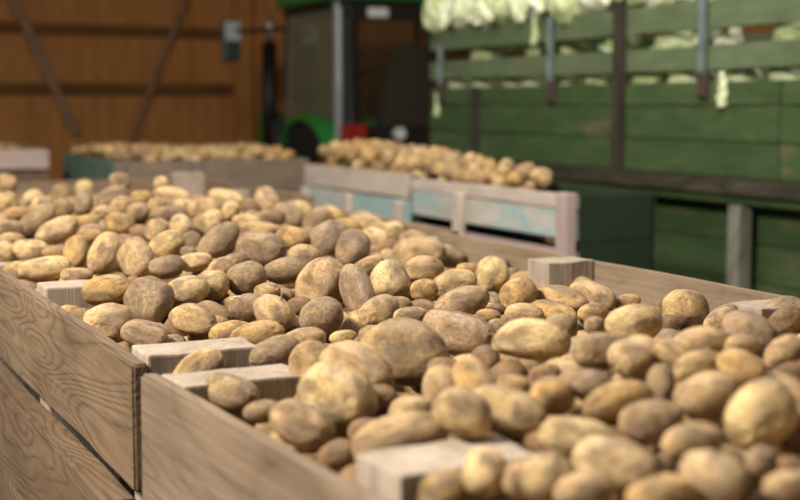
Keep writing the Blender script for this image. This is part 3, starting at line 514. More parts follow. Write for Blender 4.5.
# loc (half mm), rotation (deg), half axes (0.1 mm), tone
DATA = '''
1248,2616,2465,-101,-12,-4,564,311,300,t
1803,2090,2581,-111,-29,4,415,327,303,y
1300,3091,2464,-115,26,-63,542,431,431,y
1641,3421,2497,-98,8,-39,667,471,425,t
1448,2083,2519,-99,10,-39,435,264,257,y
1539,1907,2530,-103,17,-48,333,242,229,y
1875,3096,2566,-97,3,-37,554,277,261,y
1466,2523,2529,-104,16,-52,463,277,271,t
1163,2983,2432,-103,19,-45,414,285,280,t
1801,2255,2585,-101,-12,-5,390,256,245,t
1334,2486,2549,-102,15,-47,331,257,252,t
2026,3806,2468,-101,12,-49,641,365,360,d
1628,2218,2557,-96,1,-18,339,230,221,d
1481,2269,2527,-98,7,-38,395,229,205,y
1649,2374,2565,-99,-10,-11,409,209,186,g
1448,3308,2479,-110,21,-59,582,378,362,t
1315,2116,2504,-130,-33,27,277,237,216,t
1334,5006,2451,-150,-47,39,504,460,452,d
1612,2067,2549,-97,-3,-7,337,198,183,t
1257,2252,2488,-166,-43,54,255,220,206,y
1882,2631,2599,-98,-8,-10,344,258,252,y
1188,3928,2391,24,34,161,477,310,289,t
1163,3528,2405,-101,12,-49,419,270,252,d
1183,2295,2447,-96,1,-15,311,237,228,t
1348,2035,2493,-96,1,-11,294,212,205,t
2259,3174,2571,-102,-11,0,460,294,291,y
1130,4818,2407,-97,-3,-9,474,399,366,t
1424,1907,2508,-97,-3,-10,354,196,179,g
1973,4851,2497,-131,-41,23,648,441,437,t
1441,3940,2421,-105,-15,4,458,280,275,d
3232,4205,2405,-96,2,-9,464,438,396,t
2354,2785,2600,-107,20,-55,397,257,246,d
1576,2521,2554,-96,2,-9,262,228,204,g
2106,5917,2529,-97,7,-36,603,464,415,d
1989,2378,2610,-114,27,-61,288,207,206,g
1764,4333,2466,-100,-13,-11,398,349,339,d
3549,4029,2377,-108,-19,6,678,396,387,t
1865,2769,2591,-96,1,-15,315,241,233,d
1269,5419,2451,-97,-3,-12,532,320,285,g
1384,4616,2437,-99,10,-43,472,281,255,t
2063,4708,2494,-154,40,-95,644,312,280,d
2280,4864,2498,-145,43,-87,473,379,371,y
1565,6112,2494,-139,37,-84,628,400,370,t
1190,4544,2409,-99,7,-48,467,254,244,d
1190,6319,2444,-99,-5,-3,644,304,289,y
3352,6766,2366,-97,3,-41,802,502,471,t
1646,4494,2462,-115,26,-65,436,318,293,t
2309,4314,2477,-105,-15,3,570,298,291,t
1530,2791,2534,-142,36,-87,384,251,226,g
1480,4207,2436,-99,-8,-8,468,244,231,g
2064,2621,2615,-97,-2,-14,410,224,217,t
2058,6401,2529,-125,-31,22,660,365,329,d
1499,6483,2488,-158,-47,47,615,343,308,t
1932,2459,2604,-99,-8,-9,334,169,154,t
1786,5205,2495,-100,-12,-7,435,354,343,d
2640,6072,2494,-167,-42,54,543,440,414,d
1600,1777,2539,-96,1,-19,239,146,142,t
1987,5263,2514,-98,-6,-11,527,285,269,d
1500,5094,2470,-103,-16,-1,485,309,278,y
1965,4283,2474,-105,-21,-1,393,287,261,t
2685,6524,2490,-115,-26,12,704,468,425,d
1428,3608,2450,-153,-42,43,367,283,255,g
1308,3610,2370,-96,2,-10,425,264,257,w
3029,5379,2423,-172,-51,58,465,374,348,y
2197,2469,2615,-102,-17,-6,297,175,155,t
1194,2843,2381,-103,-16,-1,266,208,193,w
1493,7551,2505,-107,-26,-1,638,350,316,y
1780,2395,2586,-166,-46,53,281,156,154,d
2643,4480,2464,-115,-33,7,384,346,329,g
1169,2636,2351,139,-10,108,412,320,311,w
1476,2868,2517,-165,-49,52,322,217,211,t
2814,4432,2448,-102,11,-50,554,256,255,t
1640,1900,2549,-96,1,-17,150,144,131,d
1675,2515,2573,-96,1,-18,249,183,177,d
2526,4781,2482,-100,-9,-3,497,307,300,t
2580,5169,2489,-96,1,-12,483,305,293,t
3038,4561,2422,-104,15,-54,523,330,293,t
1485,8090,2525,-122,-34,17,713,341,310,d
1806,6426,2518,-109,-24,4,470,334,326,y
1311,2190,2481,-96,2,-11,224,202,199,t
1599,5712,2498,-99,-8,-7,401,263,236,d
1626,5170,2478,-99,-7,-3,388,326,312,y
1602,4640,2463,-96,1,-14,338,287,271,d
2412,4044,2463,-96,1,-19,361,230,217,t
1391,6610,2475,-172,-51,58,518,308,286,g
1146,3227,2418,-99,-8,-9,256,142,132,d
1927,2549,2617,-110,23,-58,247,142,128,t
1416,4310,2432,-98,-9,-13,359,221,218,g
1348,2761,2492,-99,-7,-3,281,177,164,y
1947,2140,2508,127,-17,-52,406,359,342,w
1425,3137,2427,-103,-17,-4,306,245,240,w
1254,7021,2461,-97,3,-40,494,296,291,y
2272,7259,2538,-105,-21,-2,532,353,339,y
1576,4034,2439,-99,-7,-5,400,230,213,t
1833,7496,2535,-98,6,-39,448,324,320,g
1294,2764,2389,73,42,-84,477,317,306,g
2312,4632,2488,-96,2,-11,279,223,200,g
1492,2428,2462,-99,-7,-2,268,203,189,w
2542,4062,2459,-101,12,-48,463,234,216,g
2496,6531,2516,-100,7,-49,440,313,295,g
1208,5932,2351,57,-14,91,450,359,344,g
1772,3065,2471,22,-25,14,370,272,244,w
1257,5942,2451,-96,1,-14,364,197,179,t
3164,3899,2418,-110,-23,7,415,240,214,t
2607,9176,2562,-99,7,-48,752,385,381,y
1735,5741,2510,-98,-8,-12,390,209,207,y
2502,8036,2561,-97,-4,-14,576,341,322,t
1779,3190,2498,-141,-38,34,259,216,195,w
3165,7846,2476,-102,-17,-6,523,379,349,d
3049,8033,2504,-110,24,-57,604,367,363,d
2182,5566,2528,-96,2,-10,378,303,300,t
2136,3374,2541,-96,2,-10,294,203,199,d
2135,2556,2622,-96,1,-16,218,127,126,t
1549,2641,2460,27,13,-93,473,357,337,w
2031,4169,2471,-96,2,-9,311,173,153,t
2198,7766,2559,-96,1,-19,577,264,248,d
2700,4046,2451,-102,-11,-1,308,199,182,g
1433,4258,2334,159,4,163,481,356,338,g
1872,8614,2573,-166,-45,53,444,334,316,d
2157,9026,2577,-110,-23,7,584,371,371,d
2075,2378,2524,69,8,121,507,348,305,t
1569,2673,2550,-96,1,-18,203,128,116,g
1759,2846,2517,-101,-12,-4,258,177,166,w
3479,10617,2440,-100,9,-46,836,367,346,y
1919,7038,2531,-136,-44,28,371,308,278,t
2088,7144,2537,-120,29,-69,420,316,296,y
2835,7761,2519,-96,2,-11,443,273,259,d
1311,2917,2407,-96,2,-11,284,203,194,w
2480,7014,2522,-97,1,-39,592,217,215,t
2050,7935,2564,-96,1,-19,346,298,281,d
1247,4270,2306,116,23,-43,503,353,333,w
3705,8315,2406,-100,9,-46,646,391,377,t
1782,1984,2496,-96,1,-16,195,148,138,w
1788,5496,2511,-100,-13,-11,389,202,187,t
1115,5234,2362,-96,2,-8,291,266,241,w
1138,4609,2318,151,20,-84,347,284,268,w
1517,9327,2537,-96,2,-10,446,424,385,t
1426,4072,2332,173,48,70,501,337,323,d
1274,4433,2325,128,-14,132,408,297,260,w
1926,4373,2389,33,-37,67,470,346,302,g
1698,8413,2561,-96,1,-16,375,341,311,d
1882,2917,2495,166,-8,127,396,293,255,t
1279,4579,2337,128,-22,-41,397,289,278,d
2354,9600,2651,-96,2,-8,419,376,367,d
3570,6836,2310,-96,1,-14,550,347,331,d
1468,4691,2368,69,-13,-13,434,350,313,d
3349,7356,2411,-98,6,-44,489,268,267,y
2348,5241,2510,-104,-22,-4,419,202,193,g
1836,2196,2415,87,-11,79,475,355,314,t
2629,7941,2550,-151,-46,40,365,291,274,t
2317,3464,2524,-96,2,-10,156,146,132,d
1711,2261,2403,81,10,103,468,323,283,g
2013,12399,2498,-96,1,-12,494,469,463,t
1104,4200,2310,162,-17,24,411,298,270,w
3179,4516,2402,-99,-7,-4,314,171,167,g
2179,2429,2558,-99,-7,-6,321,185,168,w
6471,11333,2429,65,7,33,528,441,430,t
1702,4000,2448,-98,-8,-12,227,120,114,y
1141,7126,2446,-96,1,-18,312,271,256,y
1306,7954,2496,-96,1,-12,369,242,228,d
3697,10223,2411,-138,42,-81,788,548,500,y
1715,2110,2458,36,-20,23,387,307,280,d
1076,6195,2376,-102,17,-44,317,190,189,w
1542,4857,2410,-101,12,-47,340,218,202,w
1088,6453,2422,-96,1,-12,325,247,236,t
1760,4884,2486,-97,-3,-5,264,162,156,y
3729,7918,2383,-96,1,-17,395,308,273,y
1456,8554,2534,-97,-3,-11,433,195,193,g
1870,8011,2559,-99,-7,-4,428,235,211,t
2354,11649,2443,-96,2,-10,454,404,378,t
1082,5848,2342,126,-6,79,368,271,258,d
1689,7734,2533,-99,-7,-6,456,226,204,g
1260,5787,2363,144,19,-131,319,282,282,d
1848,4760,2437,-96,1,-19,261,200,184,w
2285,4076,2467,-96,1,-14,233,128,113,g
6905,11236,2484,88,-13,77,576,412,377,t
3040,4056,2388,-96,1,-18,236,176,166,w
3317,7104,2358,-100,-12,-7,537,322,299,w
1987,6677,2488,-137,-44,28,388,309,276,w
1892,7289,2492,-96,1,-13,319,289,283,w
2025,8223,2576,-96,1,-17,390,307,276,t
2334,8947,2577,-96,1,-12,359,265,235,g
1127,4448,2281,24,21,-12,540,350,341,d
6478,13254,2561,160,-8,141,577,403,370,y
6447,12410,2389,113,14,127,566,444,396,t
1675,3226,2478,-96,2,-9,264,186,181,w
3620,5936,2336,-96,1,-18,272,176,168,t
6478,14330,2608,139,-38,0,558,453,431,g
1582,7178,2506,-97,-4,-12,371,182,173,g
1246,7535,2472,-96,1,-12,351,186,181,t
6480,11682,2476,147,9,6,469,393,392,t
1442,2479,2428,-96,1,-16,241,153,141,w
6683,11395,2484,90,9,143,418,372,353,g
6666,11231,2337,151,-12,104,458,364,357,g
1681,2602,2491,13,-16,-68,452,317,287,t
2707,12403,2426,-165,-48,52,489,409,382,y
2551,7421,2532,-96,1,-19,413,198,184,y
2939,8465,2505,-96,1,-15,402,312,310,w
1796,9915,2533,-103,-17,-4,366,303,298,y
2231,4477,2436,-99,7,-48,340,196,185,w
1228,3347,2317,60,-8,-64,369,316,291,d
4202,17352,2535,71,-7,-2,614,441,426,d
1572,2317,2463,86,2,152,470,354,341,w
3290,7692,2446,-96,1,-17,493,277,256,g
1835,2381,2501,33,-30,-8,463,335,307,t
1104,5415,2339,120,6,29,409,317,299,g
6448,11886,2479,65,13,-54,525,363,340,g
2452,3269,2465,96,7,124,407,332,318,d
1697,9017,2559,-98,-9,-14,384,242,237,y
3724,9583,2414,-105,15,-55,535,340,317,y
1314,6782,2467,-96,1,-11,267,157,141,g
6507,17196,2504,81,20,-156,631,437,415,g
6473,12580,2525,60,-5,-17,520,372,329,t
2237,8191,2577,-96,1,-17,328,244,227,t
6458,14869,2611,141,-24,47,582,411,392,g
6452,14645,2487,38,8,134,465,413,404,y
6458,12069,2492,138,-4,180,615,435,399,t
6514,14186,2490,65,-6,130,493,400,365,d
4799,17096,2507,69,30,-55,511,451,402,t
3141,8715,2513,-99,-8,-9,365,287,283,t
6473,15246,2620,127,15,-146,601,451,414,t
1985,3216,2477,17,8,60,425,337,324,d
1649,7356,2515,-96,1,-15,378,201,177,d
5602,17004,2464,90,-15,-106,649,448,431,t
1925,2674,2507,72,2,9,400,318,285,d
6476,13877,2588,157,16,-123,556,391,344,y
4306,17132,2508,168,21,109,553,407,395,d
4596,17020,2498,56,-6,-32,519,369,328,t
2654,9599,2636,-96,1,-19,287,248,248,y
2480,4372,2426,-96,2,-10,231,177,157,w
6810,11346,2374,112,24,66,536,412,386,t
1138,6075,2339,144,6,-109,409,291,278,t
2219,3891,2461,-96,2,-9,189,141,127,d
1644,1884,2466,-96,2,-9,195,163,155,w
1847,4923,2440,-96,1,-12,259,226,218,w
3713,7598,2357,-96,2,-10,476,281,251,y
6508,13565,2582,52,-29,15,567,396,381,y
6500,12804,2545,37,37,100,564,411,384,d
6446,12273,2501,179,-7,-41,491,423,402,d
6904,11568,2534,0,-14,112,437,378,340,d
2972,5495,2436,-96,1,-12,299,183,165,g
6515,13693,2469,155,-7,-25,588,447,407,t
2423,8238,2574,-96,1,-17,316,215,192,y
6477,12953,2428,83,-8,48,472,363,336,t
6442,15412,2494,153,13,93,503,409,376,t
1711,5093,2384,29,17,-43,402,300,261,g
5173,17266,2518,35,-6,-26,620,429,398,t
1420,4919,2363,22,-40,-41,386,315,289,w
6629,12153,2536,6,12,151,502,426,417,t
2068,4353,2479,-96,1,-19,295,161,142,t
1804,6080,2518,-96,2,-8,201,135,134,d
3274,18841,2456,92,9,-82,495,421,391,t
1787,3638,2331,113,24,-138,394,327,308,t
5913,17057,2467,63,24,56,502,395,381,y
6176,17003,2465,91,-5,-67,520,375,337,g
6490,13404,2451,161,-10,-140,507,432,414,t
5172,17005,2482,61,1,118,466,376,353,y
3580,5947,2266,-100,-9,-6,480,244,216,t
1541,6601,2397,21,-7,-134,523,347,316,g
1428,3927,2311,90,-25,-94,366,300,297,d
6975,11405,2511,45,-10,-175,582,424,377,y
1975,5893,2485,-96,1,-17,292,193,182,w
4581,17654,2579,166,15,-151,462,404,386,t
6458,13123,2431,156,3,101,510,354,313,y
1785,2716,2486,100,-20,71,511,330,302,d
3606,6221,2285,-96,1,-18,353,267,257,d
1149,3098,2328,92,-11,51,467,303,300,t
6814,12135,2563,57,-11,109,452,352,331,g
6467,15527,2622,93,26,76,513,417,405,t
5391,17508,2541,2,19,-51,538,405,379,g
6553,11521,2477,28,-4,-104,483,437,399,g
6462,15756,2623,59,-6,78,587,430,385,t
4241,19415,2559,47,-32,5,440,384,349,t
1707,4562,2383,108,2,-16,429,327,326,t
6762,13268,2618,167,6,150,564,406,373,t
3019,18814,2452,156,-4,172,474,388,368,d
1761,5842,2427,123,-33,-42,413,277,250,d
6667,14278,2647,44,22,-46,614,431,383,g
6708,12805,2588,87,47,-163,461,383,369,t
3593,6025,2292,-99,-8,-7,412,233,210,g
6725,11701,2528,28,4,139,416,349,319,y
3707,8032,2377,-96,1,-17,522,311,308,t
1984,2536,2505,174,-27,-135,517,341,322,w
1433,4425,2348,171,-18,49,489,360,338,w
5444,17131,2487,5,2,-104,456,359,334,d
3461,8243,2448,-96,2,-8,358,244,231,g
1700,2912,2502,-96,1,-18,207,126,126,w
6713,12567,2575,103,4,113,507,391,352,d
3615,4849,2292,-104,16,-50,326,245,234,w
6917,11925,2558,171,-22,7,422,369,345,d
1400,5609,2419,-142,-36,36,394,222,220,w
1330,2621,2313,35,9,-175,460,318,282,g
1469,3014,2413,154,-3,-95,356,291,285,g
3726,8993,2419,-100,13,-43,486,284,278,t
1537,6452,2343,83,3,147,400,290,251,t
4265,18375,2594,50,9,-146,521,403,356,t
4207,18598,2599,30,-4,-99,527,402,382,g
1541,4103,2352,4,3,93,406,297,285,t
4605,17275,2533,77,-7,-9,483,407,395,d
5736,17242,2494,112,-21,-128,657,458,437,y
1974,3004,2468,144,24,-12,467,322,313,t
6278,17181,2492,78,36,131,565,454,406,g
1757,7139,2436,2,-46,-84,451,360,335,w
1292,4720,2346,119,-37,-126,434,343,297,d
5105,17472,2549,173,19,-49,627,453,406,y
4230,17762,2575,55,-19,92,606,447,435,y
5971,17253,2495,140,-19,-179,594,439,424,t
2685,4784,2381,150,-39,-1,340,302,262,d
6825,14207,2666,172,-1,131,459,410,407,d
6747,11578,2402,44,-1,-143,459,403,377,d
6987,11724,2547,72,24,160,534,377,360,t
6511,17624,2561,50,8,-43,568,428,421,g
6808,13055,2615,165,-15,20,571,398,357,t
1878,4160,2411,-96,1,-12,274,198,175,w
1100,7058,2296,10,26,-64,520,337,324,d
6562,13004,2571,27,-10,126,533,375,357,g
6975,13530,2643,125,2,129,584,452,422,g
2072,5462,2434,109,-14,179,460,322,288,w
6622,11848,2518,142,-3,109,437,351,322,t
4952,17291,2530,118,17,95,430,350,345,y
2141,2523,2533,48,9,4,438,301,290,d
1556,2101,2423,131,-24,166,427,332,331,d
6212,18492,2574,37,7,-17,569,398,367,g
6970,12857,2612,166,-28,-38,494,400,361,t
3600,5443,2297,-113,28,-58,453,342,314,d
1301,6439,2375,72,-40,73,447,339,333,d
4994,17723,2575,141,-1,4,449,398,374,t
3305,19883,2556,71,40,67,421,379,377,t
3600,6340,2314,-136,-45,26,404,342,314,d
3256,6965,2310,52,-14,104,423,335,316,t
1656,3520,2283,103,21,171,541,357,344,d
6560,14078,2616,90,-11,-44,438,394,372,t
6799,13715,2642,128,-10,140,544,384,348,t
6418,17845,2563,11,-13,110,566,448,404,t
2153,3255,2475,169,-11,-163,427,336,293,d
6992,12122,2569,150,-24,20,494,404,379,t
1769,3501,2412,75,-3,122,394,342,306,w
6588,13409,2594,10,18,-75,525,407,384,g
5543,17326,2511,88,6,158,500,346,345,t
2861,7233,2447,-96,1,-14,399,273,270,w
1724,5967,2425,167,-8,-159,415,322,311,w
6588,14710,2640,95,5,-3,548,383,350,g
6885,12497,2589,105,19,78,604,428,377,t
1569,5023,2386,45,-14,-150,406,285,257,d
6620,11734,2391,130,31,137,413,374,349,g
6230,17666,2550,13,2,-62,423,365,326,y
3306,19117,2498,0,-23,119,580,409,363,d
5711,17565,2539,38,3,48,525,440,409,y
4202,19721,2543,74,-4,73,459,340,329,t
4435,17828,2583,97,-7,-132,635,455,438,t
1280,4871,2325,134,-18,-127,438,340,301,w
2450,4945,2407,158,24,-90,364,273,243,d
2044,3370,2450,151,-11,-16,516,342,302,w
6762,13459,2626,169,15,71,614,424,384,t
1643,2389,2488,-96,1,-16,263,182,164,w
2126,3000,2502,131,24,-60,390,322,314,t
2138,6413,2437,52,-6,74,404,306,302,w
2134,7989,2484,29,20,155,508,357,351,d
5530,17686,2551,80,-27,170,462,419,389,t
1123,3579,2310,67,7,53,474,337,319,d
2582,4641,2390,135,5,-56,423,316,298,d
5910,17606,2542,100,22,-86,486,359,342,t
1790,4429,2368,18,-35,-44,442,327,284,d
2899,8249,2450,100,30,7,429,329,293,t
6700,12314,2558,75,8,-91,577,409,400,t
6872,12305,2578,143,12,-175,521,363,339,t
4741,17461,2558,38,17,-91,513,369,350,g
2268,3071,2488,126,-7,66,435,309,286,g
1329,2273,2364,58,3,44,411,286,271,d
6992,13264,2631,123,-6,114,479,348,331,d
2905,6259,2367,15,-17,-172,436,321,318,d
1110,6321,2339,65,-8,-14,428,282,262,w
6650,15837,2667,87,5,76,550,429,422,y
5354,17781,2561,127,20,63,528,455,427,d
1787,3268,2452,33,5,-14,377,285,246,t
1235,7189,2363,110,18,24,399,343,296,t
2798,4079,2363,116,5,-14,477,339,322,t
6629,13772,2618,90,-18,61,515,409,392,t
1401,8893,2446,171,-8,94,479,344,320,t
6699,15591,2672,177,18,-101,486,437,397,t
1663,2783,2473,153,25,61,415,326,321,w
1368,3086,2320,18,10,0,408,311,281,d
6774,15372,2681,179,22,144,486,362,345,g
6357,17458,2534,37,-13,-66,533,398,373,y
6690,15015,2664,76,3,46,492,420,383,g
3008,6602,2352,107,24,-79,327,283,269,d
6983,15374,2692,100,6,177,617,443,419,y
3074,19487,2543,69,-2,-42,474,422,376,t
1278,3207,2366,44,-5,149,400,348,317,t
3310,19339,2531,99,-5,97,600,422,383,t
1425,7162,2400,27,10,46,482,354,317,d
1856,5057,2416,63,-6,-55,415,356,326,w
6818,15199,2683,152,5,131,497,418,404,g
6850,13940,2656,130,8,140,484,398,352,d
4759,17989,2589,175,9,151,577,403,398,t
4317,17528,2563,113,5,139,483,404,395,g
4800,17658,2578,152,20,-46,470,386,374,g
6974,13738,2652,104,11,99,550,425,392,y
4883,18533,2602,1,18,-162,624,449,414,d
2456,3710,2396,125,5,-17,408,324,306,t
6479,14502,2612,126,-23,-148,395,340,301,y
6912,15734,2696,139,-20,-123,499,398,383,t
4717,18328,2599,46,-3,-96,438,378,348,t
1809,7874,2462,91,6,-110,546,359,331,d
1664,5256,2404,94,8,-19,359,298,297,w
1152,2936,2306,123,19,75,390,333,312,w
6840,14395,2675,157,3,58,521,422,399,d
6197,17894,2556,91,6,95,457,367,341,g
2619,4057,2364,164,-4,-167,400,300,274,d
6539,12416,2532,43,-9,55,474,365,331,y
5989,18408,2567,121,-19,-61,519,430,427,t
6077,17485,2528,84,8,-23,460,351,309,g
2440,2835,2487,133,-31,-153,367,321,303,d
6813,14844,2678,130,7,-48,506,360,332,t
1501,6873,2407,33,8,97,421,326,299,d
1182,7619,2381,15,-29,-162,427,295,279,t
1184,6519,2359,14,23,111,410,309,268,g
2063,4809,2341,66,23,148,474,343,342,t
6991,14046,2664,124,19,172,460,355,331,y
6853,14578,2678,107,36,-140,496,421,374,g
5186,18505,2590,117,13,-50,574,407,370,d
4960,17978,2583,108,4,-87,548,414,407,g
4292,17975,2583,13,10,136,611,455,434,d
1605,3237,2350,105,-9,164,392,337,322,d
5653,17866,2553,151,-2,-75,571,410,407,y
2035,8784,2495,107,17,-61,425,292,260,w
1687,4922,2382,108,27,65,531,344,307,d
1762,4088,2363,176,31,-133,414,321,299,w
6670,14560,2654,159,-13,128,472,391,349,d
6514,19082,2566,0,22,-111,545,394,370,y
2725,4227,2368,46,1,136,421,313,297,d
1461,8179,2435,178,-5,14,454,354,327,t
5617,18227,2565,71,-15,38,435,382,364,g
5872,17804,2548,61,-12,-54,557,387,373,g
2154,3619,2379,85,17,-62,447,339,309,d
2089,5080,2423,76,12,159,391,339,305,d
2145,4892,2416,24,20,47,401,293,264,t
1294,6111,2372,172,-16,-44,369,298,262,g
1787,5312,2409,84,4,95,350,310,284,d
1957,4667,2359,110,19,92,504,347,338,t
2152,7838,2465,15,-21,143,445,356,347,w
4433,18695,2601,173,-9,-12,545,429,405,g
4492,18422,2602,167,-22,30,623,439,424,t
1627,9517,2461,12,5,-161,378,336,334,w
2994,6449,2348,175,2,154,421,332,304,d
1593,7489,2429,133,-20,-25,410,296,280,g
6949,14964,2687,33,6,-172,464,395,377,y
5445,18338,2574,71,3,86,430,383,380,y
6351,18283,2573,28,-7,-52,449,389,348,y
1350,3363,2369,134,13,-103,440,317,305,d
4086,13332,2223,132,-1,-179,497,357,308,d
2762,8175,2462,118,15,97,473,327,323,w
3093,4447,2318,62,1,-46,409,316,311,w
1296,6261,2374,11,0,-94,315,280,262,t
2242,3435,2440,124,-13,25,480,321,280,g
6520,15036,2629,40,-10,-116,464,402,387,y
5756,18410,2567,61,15,-118,526,422,391,d
1465,2221,2428,150,8,-180,397,348,302,w
2051,5348,2355,180,9,-178,481,343,336,t
6383,18042,2568,21,18,-140,506,405,372,y
2655,5074,2385,53,-34,164,471,338,326,t
2160,3903,2374,71,-4,-177,412,296,288,d
2926,7735,2411,151,29,-34,419,309,266,g
6642,13269,2479,176,46,59,460,368,360,d
3376,20283,2569,21,12,-140,529,383,340,g
4001,11576,2289,115,-21,55,397,344,326,t
1531,3828,2342,127,2,-167,365,289,254,t
6575,15396,2646,107,22,-19,462,381,368,y
6984,14305,2676,61,-7,-122,469,342,316,t
6491,18461,2585,85,17,-175,505,351,313,t
6028,18953,2555,118,9,8,507,433,384,y
4310,19046,2580,59,13,-136,579,418,407,y
1760,4235,2329,79,-6,131,359,273,243,d
2417,4694,2356,91,33,-7,428,341,333,w
3325,4552,2310,62,7,20,404,317,276,g
1655,7636,2439,162,-18,74,406,352,336,w
6645,14849,2534,51,6,-170,489,428,401,y
3324,19577,2546,173,-7,-169,377,342,309,t
3756,12195,2285,114,-19,90,443,305,300,t
2453,4222,2383,106,16,106,437,298,281,w
1626,7246,2426,79,24,-11,456,304,267,t
3420,11247,2339,103,3,-156,419,307,303,t
1831,6798,2438,8,-5,24,411,320,289,w
2233,5031,2416,106,-28,37,402,290,267,w
1918,8886,2494,73,16,-143,427,344,315,g
5152,17916,2574,76,-20,128,435,351,329,d
4430,18178,2593,141,12,-53,570,438,387,g
1388,8531,2428,62,-19,23,449,355,337,d
2816,7640,2430,148,6,49,351,289,264,d
2784,12316,2319,122,-26,-52,480,330,322,d
1482,8732,2453,144,4,72,553,359,337,w
1417,4834,2268,52,-20,-100,475,348,317,t
5246,18152,2577,121,-9,-84,526,370,362,g
5790,18012,2555,56,37,54,434,352,351,d
3289,7234,2316,44,-17,97,404,297,283,w
2757,7505,2428,113,6,135,398,314,281,w
2388,5357,2426,72,-24,70,482,343,329,g
1560,7719,2429,164,-21,-128,355,314,277,t
2391,11455,2365,62,29,-70,368,320,319,t
1910,5354,2431,84,-8,156,354,278,262,t
2518,4469,2380,115,10,111,391,343,317,t
1145,4868,2259,174,-12,105,378,286,248,d
6080,18731,2568,89,21,168,554,409,364,t
2836,5937,2377,132,2,-106,421,312,281,w
1437,7434,2371,73,5,-47,423,350,345,w
1701,9372,2466,14,-8,-96,446,299,292,t
2634,6374,2364,53,7,42,400,328,290,w
2019,6552,2438,56,-4,-48,356,285,253,w
3092,6003,2318,70,41,172,378,333,324,w
3604,3927,2264,4,-5,104,514,333,322,d
1257,3564,2233,69,-14,-31,446,338,319,d
1987,2264,2453,120,7,154,473,315,300,g
5190,18850,2580,80,21,159,475,399,386,d
2138,12369,2324,23,-31,38,411,350,319,d
1553,4566,2369,50,-15,71,339,292,264,t
2516,5054,2406,107,27,113,411,283,254,d
3169,4575,2297,133,31,-140,520,351,334,w
2217,2644,2530,177,-19,153,422,276,262,w
2043,9143,2489,145,11,-107,380,325,321,g
1712,6867,2352,172,6,122,459,359,337,d
6936,15539,2694,47,-23,145,452,346,318,t
6702,15183,2548,68,-16,109,495,390,353,g
4742,18874,2594,11,-6,-155,497,348,322,t
6520,18756,2583,2,1,49,503,360,355,d
5558,18550,2576,128,3,51,488,394,365,d
5672,18816,2564,178,18,-161,507,412,397,d
1874,4550,2395,62,11,-44,408,288,280,t
2360,7759,2474,112,6,-150,397,316,295,w
2677,5702,2406,137,-8,-174,480,341,327,t
2148,7593,2471,148,-19,145,378,310,285,d
1191,5049,2337,29,-9,-98,482,316,299,t
2388,8090,2470,14,12,-24,383,306,274,w
1899,6464,2433,95,-10,113,446,360,333,g
4635,18673,2604,29,-3,-100,453,390,351,d
3213,20451,2575,32,15,-77,467,425,394,t
2101,12065,2336,92,1,-105,400,331,288,w
2343,6935,2444,73,22,175,355,284,255,w
1751,7373,2433,114,-17,-86,408,352,329,t
2236,11294,2367,137,19,-170,416,350,338,d
1965,8575,2492,3,-2,93,380,331,293,g
1792,1888,2482,8,-5,-148,403,322,315,t
2591,7517,2448,78,9,-119,421,352,325,t
1775,10278,2423,6,12,178,393,319,317,g
6234,18974,2560,72,3,28,594,415,411,d
5401,18781,2575,120,-13,-153,410,351,341,d
5159,19101,2569,146,7,81,506,391,361,y
3099,12329,2313,108,-4,18,411,339,337,w
3052,6882,2332,160,-13,35,509,341,296,w
2058,2825,2514,94,23,-2,441,355,355,w
3598,11918,2306,160,6,116,416,297,291,t
2026,4517,2400,50,19,1,348,277,251,g
2086,9764,2470,59,4,-57,526,346,328,t
3117,4166,2320,74,-40,-117,426,294,273,d
1487,3688,2355,162,15,-133,415,283,281,d
3308,4181,2275,75,-1,28,516,349,334,t
2937,4343,2349,25,-4,59,358,275,252,w
3494,11628,2321,151,-18,8,350,282,267,g
2228,11005,2384,128,20,-106,510,351,337,w
1133,7293,2288,114,-4,9,408,300,292,w
5983,18109,2558,12,-27,50,465,353,322,g
5406,18018,2566,95,-15,137,437,348,344,t
1771,6179,2429,124,-8,134,374,320,312,g
1998,11570,2358,61,-3,-118,355,299,278,g
1389,5632,2316,34,18,-36,394,308,272,w
3779,12515,2275,88,-12,130,375,295,294,t
1521,7079,2412,72,-5,29,371,293,292,w
2121,9533,2482,180,0,43,403,350,319,g
2349,6270,2426,6,-21,-143,432,324,285,w
2009,9604,2474,108,35,106,382,282,259,t
1799,6944,2437,173,-1,28,374,310,270,w
1841,7718,2460,75,9,-159,404,299,290,g
2418,9661,2475,65,24,-110,446,297,280,g
1618,8943,2469,131,5,38,524,340,321,t
2570,6621,2418,54,0,9,413,320,276,w
2233,5157,2345,58,-24,-36,483,344,313,d
6984,12683,2602,7,-4,46,416,364,325,d
6616,15711,2538,6,23,-92,425,363,338,d
6692,14408,2536,41,-5,-86,640,449,399,g
2550,5333,2409,102,15,29,435,346,301,t
1569,5940,2350,64,25,-127,468,355,350,g
3223,3508,2364,120,5,53,502,354,310,t
1632,6256,2419,36,6,78,340,299,295,t
3426,7723,2344,46,-19,-175,434,358,350,w
1479,9030,2450,89,-2,-33,407,336,302,w
1978,6301,2377,123,-22,47,511,356,326,d
1503,7589,2351,56,39,-109,439,305,299,g
2740,6675,2402,174,-3,-14,482,330,313,d
1663,6737,2422,134,25,-99,351,303,283,w
2433,2676,2508,91,20,-112,499,358,333,w
1297,6578,2362,141,-31,161,361,280,271,t
1982,8086,2484,124,13,40,421,357,353,w
1958,3875,2369,102,8,-77,423,302,295,d
2762,12140,2331,59,0,73,410,282,265,d
2312,10219,2433,29,-8,-176,401,342,308,t
2442,12457,2317,158,-18,113,473,333,324,g
3686,10654,2339,44,-7,122,533,353,325,d
3705,7821,2278,153,-14,-178,509,356,325,w
3050,9363,2429,75,-2,60,484,349,340,w
2858,4683,2358,120,23,-82,512,337,303,w
3848,12353,2274,25,-6,68,460,316,283,t
3521,9018,2368,92,29,5,383,307,280,w
